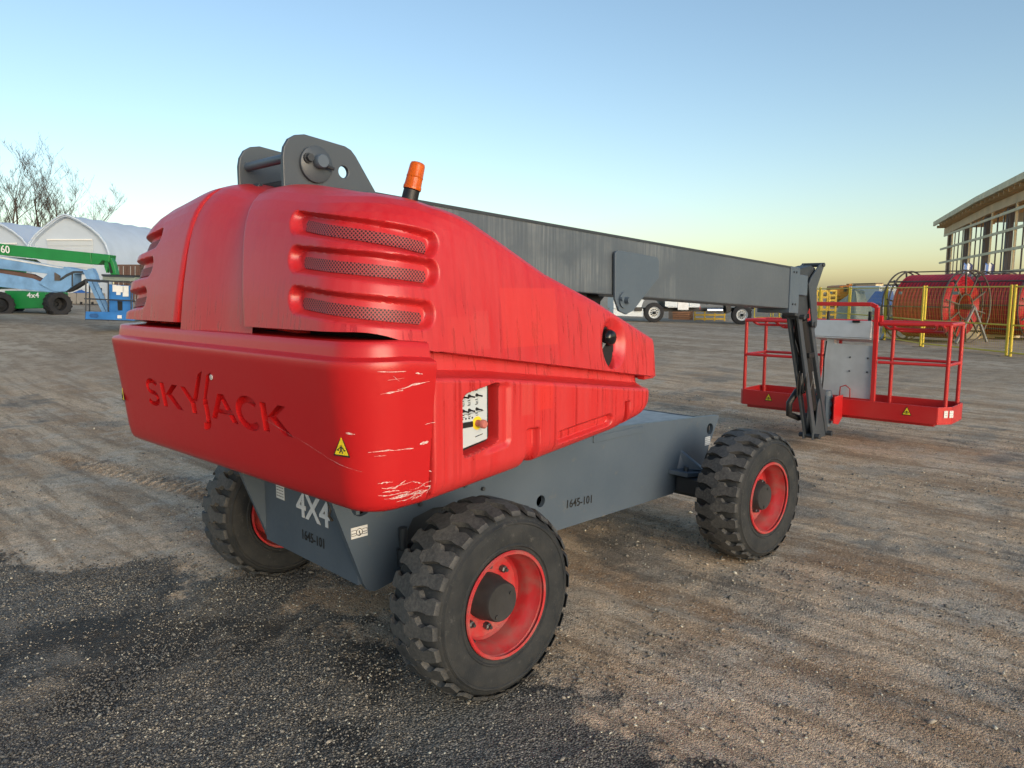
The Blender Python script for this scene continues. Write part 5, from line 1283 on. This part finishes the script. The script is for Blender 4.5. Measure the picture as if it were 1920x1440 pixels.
T.part(slab([(1328, 562), (1357, 563), (1357, 572), (1328, 572)], D + .1, .5), 'battery_box', m_alu, None, .02)
T.part(slab([(1336, 512), (1375, 512), (1384, 535), (1412, 540), (1414, 566), (1404, 566), (1398, 561), (1380, 561), (1370, 568), (1358, 570), (1336, 566)], D + .1, 2.2), 'cab', m_truckw, None, .05)
T.part(slab([(1345, 517), (1368, 517), (1374, 533), (1345, 533)], D + .08, .02), 'cab_window', m_glass)
T.part(slab([(1358, 566), (1372, 566), (1370, 585), (1362, 588), (1362, 578)], D, .5), 'step', m_black)
T.part(slab([(1372, 562), (1408, 562), (1416, 570), (1414, 580), (1404, 570), (1376, 570)], D + .0, .25), 'fender', m_black)
for px, py in ((1226, 582), (1390, 584)):
    for dd in (.18, 1.9):
        c = at(px, py, D + dd); c[2] = float(gbase(c[0], c[1])) + .50
        b = MB(); n = 36; s_ = RIGHT; up = np.array([0, 0, 1.]); prof = [(-.14, .30), (-.15, .42), (-.13, .50), (.13, .50), (.15, .42), (.14, .30)]
        vs = [c + FWD_H * a + q * (math.cos(2 * PI * k / n) * s_ + math.sin(2 * PI * k / n) * up) for a, q in prof for k in range(n)]
        b.add(vs, [(i * n + k, i * n + (k + 1) % n, ((i + 1) % 6) * n + (k + 1) % n, ((i + 1) % 6) * n + k) for i in range(6) for k in range(n)]); wh = T.part(b, 'wheel', m_tyre2, 40)
        b = MB(); prof = [(-.13, .31), (-.15, .29), (-.06, .25), (-.05, .12), (-.12, .09), (-.13, .001)]
        vs = [c + FWD_H * a + q * (math.cos(2 * PI * k / n) * s_ + math.sin(2 * PI * k / n) * up) for a, q in prof for k in range(n)]
        b.add(vs, [(i * n + k, i * n + (k + 1) % n, (i + 1) * n + (k + 1) % n, (i + 1) * n + k) for i in range(5) for k in range(n)]); T.part(b, 'rim', m_white, 40, 0, wh)
        b = MB(); 
        for k in range(10): a = 2 * PI * k / 10; b.box(c - FWD_H * .10 + .17 * (math.cos(a) * s_ + math.sin(a) * up), (.045, .045, .05))
        b.box(c - FWD_H * .14, (.12, .12, .14)); T.part(b, 'wheel_studs', m_black, None, 0, wh)
# stacked goods under and behind the truck
def pallet_stack(label, name, cat, px0, px1, y0, D, mat, rows, th=1.0, group=None):
    c = base_of((px0 + px1) / 2, D); T = Th(name, label, cat, c, group); zt = at(0, y0, D)[2]; h = (zt - c[2]) / rows; w = (px1 - px0) * D / F_PX; rg = random.Random(int(px0))
    cc = at((px0 + px1) / 2, 560, D)
    for k in range(rows):
        b = MB(); q = np.array([cc[0], cc[1], c[2] + h * (k + .5)]) + FWD_H * th / 2 + RIGHT * rg.uniform(-.03, .03); b.box(q, (w * rg.uniform(.94, 1), th, h * .86), np.stack([RIGHT, FWD_H, np.array([0, 0, 1.])], 1)); T.part(b, 'plank', mat)
    return T
pallet_stack('stack of orange planks seen under the service truck', 'plank_stack', 'planks', 1262, 1302, 580, 44.0, simple('orange planks', (.50, .24, .12), .7), 5, 1.2)
def rack(label, px0, px1, y0, y1, D, mat, cols, rows, th=.8, group=None, name='steel_rack'):
    c = base_of((px0 + px1) / 2, D); T = Th(name, label, 'rack', c, group); zb = c[2]
    def pt(x, y, d): p = at(x, y, D + d); return p
    for i in range(cols + 1):
        x = px0 + (px1 - px0) * i / cols
        for d in (0, th): b = MB(); a = pt(x, y0, d); e = a.copy(); e[2] = zb; b.bar(a, e, .07, .07, RIGHT); T.part(b, 'upright', mat)
    for j in range(rows + 1):
        y = y0 + (y1 - y0) * j / rows
        for d in (0, th): b = MB(); b.bar(pt(px0, y, d), pt(px1, y, d), .06, .09); T.part(b, 'beam', mat)
    return T
rack('low yellow steel rack seen under the service truck', 1303, 1359, 583, 598, 43.0, m_yelm, 3, 2)
rack('yellow steel stillage behind the red basket', 1532, 1552, 546, 592, 34.0, m_yelm, 2, 4, 1.0)
rack('tall yellow steel stillage next to the orange machine', 1556, 1568, 545, 590, 35.0, m_yelm, 1, 5, 1.0)
D = 48.0; T = Th('orange_machine', 'orange tracked machine parked among the yellow racks', 'machine', base_of(1590, D))
T.part(slab([(1574, 536), (1598, 534), (1600, 560), (1574, 562)], D, 2.0), 'body', m_orange, None, .08); T.part(slab([(1564, 542), (1576, 539), (1576, 556), (1566, 556)], D - .2, .8), 'arm', m_orange, None, .05); T.part(slab([(1582, 538), (1588, 538), (1588, 547), (1582, 547)], D - .03, .02), 'window', m_glass); T.part(slab([(1570, 561), (1602, 559), (1602, 576), (1570, 577)], D + .1, 1.9), 'track', m_black, None, .1)
T.part(slab([(1592, 532), (1598, 532), (1598, 536), (1592, 536)], D + .4, .4), 'stack', m_orange)
lump('covered_load', 'grey green covered load behind the mesh fence', 'covered load', 1602, 1645, 541, 590, 40.0, m_grayp, 2.5, 7)
D = 44.0; T = Th('white_van', 'white box van behind the red conduit reels', 'van', base_of(1665, D)); T.part(slab([(1648, 536), (1690, 536), (1690, 584), (1648, 584)], D, 4.0), 'box', m_truckw, None, .05); T.part(slab([(1655, 540), (1662, 540), (1662, 548), (1655, 548)], D - .02, .02), 'vent', m_grayp); 
for px in (1655, 1684): big_wheel(T, at(px, 584, D + .1), -FWD_H, .36, .25, m_steel, False)
D = 30.0; T = Th('blue_tool_bin', 'blue slanted steel bin standing left of the conduit reels', 'bin', base_of(1665, D)); T.part(slab([(1650, 569), (1668, 546), (1676, 546), (1676, 572), (1652, 574)], D, 1.2), 'bin', m_tarp, None, .02)
for px in (1655, 1672): T.part(slab([(px, 572), (px + 3, 572), (px + 3, 590), (px, 590)], D + .2, .2), 'leg', m_steel)
for (x0, x1, y0, y1, D, m, th) in ((1605, 1640, 536, 560, 140, m_palewall, 10), (1642, 1656, 532, 556, 150, m_timber, 10), (1660, 1690, 538, 556, 160, m_palewall, 12), (1700, 1740, 534, 556, 170, m_palewall, 12)):
    T = Th('distant_building', 'low pale building far off on the horizon past the fence', 'building', base_of((x0 + x1) / 2, D), 'distant buildings on the horizon'); T.part(slab([(x0, y0), (x1, y0), (x1, y1 + 4), (x0, y1 + 4)], D, th), 'wall', m)
    T.part(slab([(x0 - 1, y0 - 1.5), (x1 + 1, y0 - 1.5), (x1 + 1, y0), (x0 - 1, y0)], D - .3, th + .6), 'roof', m_brown)
# far woods that close the horizon
rg = np.random.RandomState(8); b = MB()
for k in range(3200):
    a = rg.uniform(-.2, 2.2) ; r = rg.uniform(260, 330); x = CAM[0] + r * math.cos(a); y = CAM[1] + r * math.sin(a); z = float(gbase(x, y)); h = rg.uniform(.5, 4.2) * (.6 + .6 * float(vnoise(a * 25, 3.0) + .5)); e = rg.uniform(.5, 1.6); th_ = rg.rand() * PI
    dx, dy = math.cos(th_) * e, math.sin(th_) * e; b.add([(x - dx, y - dy, z - .5), (x + dx, y + dy, z - .5), (x + dx * .5, y + dy * .5, z + h), (x - dx * .3, y - dy * .3, z + h * .9)], [(0, 1, 2, 3)])
o = b.build('far_woods', simple('far winter woods', (.10, .085, .065), .95), fix=False); o['kind'] = 'stuff'; o['label'] = 'low winter woods along the far horizon'; o['category'] = 'woods'

# ---------- yellow mesh fence
FP = [(18.91, -1.17), (21.04, 1.59), (23.17, 4.35), (25.75, 6.35), (28.3, 8.6), (30.9, 10.9), (33.6, 13.2), (36.3, 15.4)]
def fence_panel(a, c, H=1.83, group='yellow mesh fence panels', label='yellow tube framed mesh fence panel'):
    a = np.array([a[0], a[1], float(gbase(*a))]); c = np.array([c[0], c[1], float(gbase(*c))]); d = c - a; L = np.linalg.norm(d); d = d / L
    mid = (a + c) / 2; T = Th('fence_panel', label, 'fence', tuple(mid), group)
    a = a + d * .07; c = c - d * .07; z = np.array([0, 0, 1.0]); lo, hi = .06, H
    for p in (a, c):
        b = MB(); b.tube([p + z * .0, p + z * (hi + .05)], .036, 8); T.part(b, 'post', m_fyel, 60)
    for h in (lo + .04, hi * .585 - .25, hi):
        b = MB(); b.tube([a + z * h, c + z * h], .021, 6); T.part(b, 'rail', m_fyel, 60)
    b = MB(); n = int(L / .075)
    for k in range(1, n): q = a + (c - a) * k / n; b.tube([q + z * (lo + .05), q + z * hi], .0019, 3, caps=False)
    for k in range(1, 14): h = lo + .05 + (hi - lo - .05) * k / 14; b.tube([a + z * h, c + z * h], .0019, 3, caps=False)
    w = T.part(b, 'wire_mesh', m_fyel); w['kind'] = 'stuff'
    s_ = np.cross(d, z); b = MB(); b.bar(c - s_ * .28 + d * .07 + z * .012, c + s_ * .28 + d * .07 + z * .012, .05, .012); T.part(b, 'foot', m_rust)
    q = a + (c - a) * .62 + z * (hi - .17); b = MB(); b.box(q - FWD_H * .02, (.26, .012, .09), np.stack([d, s_, z], 1)); T.part(b, 'name_plate', simple('worn grey plate', (.28, .30, .24), .6))
for k in range(len(FP) - 1):
    fence_panel(FP[k], FP[k + 1], label=('yellow mesh fence panel in front of the reel under the unfinished building', 'yellow mesh fence panel between the two conduit reels and the basket', 'yellow mesh fence panel overlapping the left edge of the first conduit reel', *['yellow tube framed mesh fence panel among the racks behind the red basket'] * 4)[k], group=('fence panels before the reels' if k < 3 else 'fence panels behind the basket'))
for x0, x1 in ((1412, 1447), (1447, 1482)):
    p0 = at(x0, 597, 47.0); p1 = at(x1, 597, 47.0); fence_panel(p0[:2], p1[:2], group='fence panels beyond the truck', label='yellow mesh fence panel standing beyond the service truck')

# ---------- reels of red conduit
def reel(px, py, D, axis, R_, L, label, group):
    c = at(px, py, D); ax = np.array(axis, float); ax /= np.linalg.norm(ax); up = np.array([0, 0, 1.0]); s_ = np.cross(ax, up); s_ /= np.linalg.norm(s_)
    g = float(gbase(c[0], c[1])); c[2] = g + R_ * 1.17
    T = Th('conduit_reel', label, 'reel', (c[0], c[1], g), group)
    def circ(a, q, n=40): return [c + ax * a + q * (math.cos(2 * PI * k / n) * s_ + math.sin(2 * PI * k / n) * up) for k in range(n)]
    prof = [(-L / 2, R_ * .42)]; nb = 6
    for k in range(nb):
        q0 = R_ * (.42 + .58 * k / nb); dq = R_ * .58 / nb
        for f in (0, .5, 1): prof.append((-L / 2 - .05 * math.sin(PI * f), q0 + dq * f))
    na = 14
    for k in range(na):
        for f in (0, .33, .66, 1): prof.append((-L / 2 + L * (k + f) / na, R_ + .05 * math.sin(PI * f)))
    for k in range(nb):
        q0 = R_ * (1 - .58 * k / nb); dq = R_ * .58 / nb
        for f in (0, .5, 1): prof.append((L / 2 + .05 * math.sin(PI * f), q0 - dq * f))
    n = 56; vs = [c + ax * a + q * (math.cos(2 * PI * k / n) * s_ + math.sin(2 * PI * k / n) * up) for a, q in prof for k in range(n)]; m = len(prof)
    b = MB(); b.add(vs, [(i * n + k, i * n + (k + 1) % n, ((i + 1) % m) * n + (k + 1) % n, ((i + 1) % m) * n + k) for i in range(m) for k in range(n)]); T.part(b, 'conduit_coil', m_conduit, 80)
    for a in (-L / 2 - .28, -L / 2 - .05, L / 2 + .05, L / 2 + .30):
        b = MB(); b.tube(circ(a, R_ * 1.16), .028, 6, True); T.part(b, 'frame_ring', m_rust, 60)
    for a in (-L / 2 - .12, L / 2 + .14):
        b = MB(); b.tube(circ(a, R_ * .40, 24), .025, 6, True); T.part(b, 'hub_ring', m_rust, 60)
        for k in range(10):
            t_ = 2 * PI * k / 10 + .2; e = math.cos(t_) * s_ + math.sin(t_) * up; b = MB(); b.bar(c + ax * a + e * R_ * .38, c + ax * (a * 1.02) + e * R_ * 1.16, .035, .05, ax); T.part(b, 'spoke', m_rust)
    for k in range(8):
        t_ = 2 * PI * k / 8; e = math.cos(t_) * s_ + math.sin(t_) * up; b = MB(); b.bar(c - ax * (L / 2 + .28) + e * R_ * 1.14, c + ax * (L / 2 + .30) + e * R_ * 1.14, .04, .04, e); T.part(b, 'tie_bar', m_rust)
    b = MB(); b.tube([c - ax * (L / 2 + .4), c + ax * (L / 2 + .4)], .09, 12); T.part(b, 'axle', m_rust, 60)
    for sd in (-1, 1):
        b = MB(); b.bar(c + ax * sd * (L / 2 + .42) + s_ * .9 - up * (R_ * 1.17 - .04), c + ax * sd * (L / 2 + .42), .07, .07, ax); b.bar(c + ax * sd * (L / 2 + .42) - s_ * .9 - up * (R_ * 1.17 - .04), c + ax * sd * (L / 2 + .42), .07, .07, ax); T.part(b, 'cradle', m_steel)
ra = RIGHT * .50 - FWD_H * .866
reel(1752, 588, 25.5, ra, 1.03, 1.75, 'large reel of dark red conduit in a steel cage behind the fence, fully in view', 'reels of red conduit')
reel(1888, 590, 27.0, ra, 1.05, 1.75, 'large reel of dark red conduit under the unfinished timber building', 'reels of red conduit')
reel(1832, 588, 30.5, ra, 1.05, 1.75, 'large reel of dark red conduit tucked behind the gap between the two front reels', 'reels of red conduit')
D = 27.5
for px in (1818, 1885):
    T = Th('blue_drum', 'blue plastic drum between the conduit reels', 'drum', base_of(px, D), 'blue drums by the reels'); b = MB(); c = at(px, 565, D); g = base_of(px, D)[2]; b.lathe([(g + .55, .26), (g + .60, .29), (g + 1.0, .30), (g + 1.05, .29), (g + 1.4, .29), (g + 1.45, .25)], 20, (c[0], c[1], 0), 'z'); T.part(b, 'drum', m_tarp, 50); b = MB(); b.box((c[0], c[1], g + .27), (.9, .9, .54)); T.part(b, 'crate', m_timber)

# ---------- unfinished building
dA, dB = 63.0, 27.0
A = at(1765, 560, dA); B = at(1920, 560, 40.6); A[2] = B[2] = 0.0
wd = (B - A); Lw = np.linalg.norm(wd); wd = wd / Lw; back = np.array([-wd[1], wd[0], 0]); back = back if np.dot(back, A - np.array([CAM[0], CAM[1], 0])) > 0 else -back
L = Lw * 1.45
T = Th('unfinished_building', 'unfinished building frame of timber girts and steel columns with a pale roof edge', 'building', tuple(A))
def W(s, z, o=0.0): return A + wd * s + back * o + np.array([0, 0, z])
def roof_z(s): return 7.55 + .30 * min(1, s / (Lw * .62))
nS = 26; prev = None
for (z0, z1, o, m, nm, th) in ((-.36, .0, -.9, m_timber, 'roof_edge', .12), (-1.15, -.62, -.15, m_beam, 'beam', .22)):
    b = MB()
    for seg in ((0, Lw * .62), (Lw * .62, L)):
        b2 = MB(); b2.prism([W(seg[0] - (.6 if nm == 'roof_edge' and seg[0] == 0 else 0), roof_z(seg[0]) + z0, o), W(seg[1], roof_z(seg[1]) + z0, o), W(seg[1], roof_z(seg[1]) + z1, o), W(seg[0] - (.6 if nm == 'roof_edge' and seg[0] == 0 else 0), roof_z(seg[0]) + z1, o)], back * th); T.part(b2, nm, m)
b = MB(); b.prism([W(-.6, 7.35, -.8), W(Lw * .62, 7.65, -.8), W(L, 7.65, -.8), W(L, 7.65, 16), W(Lw * .62, 7.65, 16), W(-.6, 7.35, 16)], (0, 0, .18)); T.part(b, 'roof_deck', m_timber)
for k in range(int(L / 1.1)): b = MB(); s = k * 1.1; b.bar(W(s, roof_z(s) - .47, -.7), W(s, roof_z(s) - .47, 3), .10, .22); T.part(b, 'rafter', m_beam)
for k, s in enumerate((0.15, 6.9, 13.0, 18.7, 24.0, 29.0)):
    if s < L: b = MB(); b.bar(W(s, 0, .25), W(s, 7.0, .25), .34 if k else .2, .36 if k else .2, wd); T.part(b, 'column', m_steelc)
for k in range(int(L / 1.45)):
    s = .9 + k * 1.45; b = MB(); b.bar(W(s, .4, .02), W(s, 6.55, .02), .07, .09, wd); T.part(b, 'stud', m_steelc if k % 2 else m_steel)
for k, s in enumerate((3.4, 9.8, 15.9, 21.5)):
    if s < L: b = MB(); b.bar(W(s, .2, -.10), W(s, 7.1, -.10), .10, .12, wd); T.part(b, 'post', m_timber)
for z in (6.30, 5.25, 4.12, 2.85, 1.6): b = MB(); b.bar(W(-.7 if z < 6 else .6, z, -.22), W(L, z, -.22), .08, .16); T.part(b, 'girt', m_timber)
for z in (6.9, 5.8, 4.7, 3.6, 2.5, 1.4): b = MB(); b.bar(W(-1.2, z, 15.5), W(L, z, 15.5), .08, .18); T.part(b, 'back_girt', m_steelc)
for k in range(9): b = MB(); s = k * L / 8; b.bar(W(s, 0, 15.3), W(s, 7.2, 15.3), .25, .25, wd); T.part(b, 'back_column', m_steelc)
for z in (2.0, 3.1): b = MB(); b.bar(W(1, z, 6), W(L, z, 6), .15, .30); T.part(b, 'inner_beam', m_yelm)
b = MB(); b.prism([W(8, 0, 3), W(L, 0, 3), W(L, 1.9, 3), W(8, 1.9, 3)], back * .2); T.part(b, 'low_wall', m_palewall)
# blue and white wind feathers
for (px, D) in ((1806, 34.0), (1846, 34.0)):
    T = Th('feather_flag', 'blue and white feather flag fluttering above the reels', 'flag', base_of(px, D), 'feather flags above the reels'); g = base_of(px, D)[2]; c = at(px, 520, D)
    b = MB(); b.tube([(c[0], c[1], g), (c[0], c[1], g + 2.9)], .02, 6); T.part(b, 'pole', m_steel)
    for q, (m, o) in enumerate(((m_tarp, 0), (m_white, .16), (simple('navy cloth', (.03, .04, .12), .8), .26))):
        pts = [(0 + o, 3.0), (.14 + o, 2.9), (.10 + o, 2.3), (-.06 + o, 1.9), (.10 + o, 1.5), (-.1 + o, 1.6), (-.15 + o, 2.0), (-.02 + o, 2.5)]
        b = MB(); b.prism([np.array([c[0], c[1], g]) + RIGHT * x + np.array([0, 0, z]) for x, z in pts], FWD_H * .03); T.part(b, 'cloth', m)
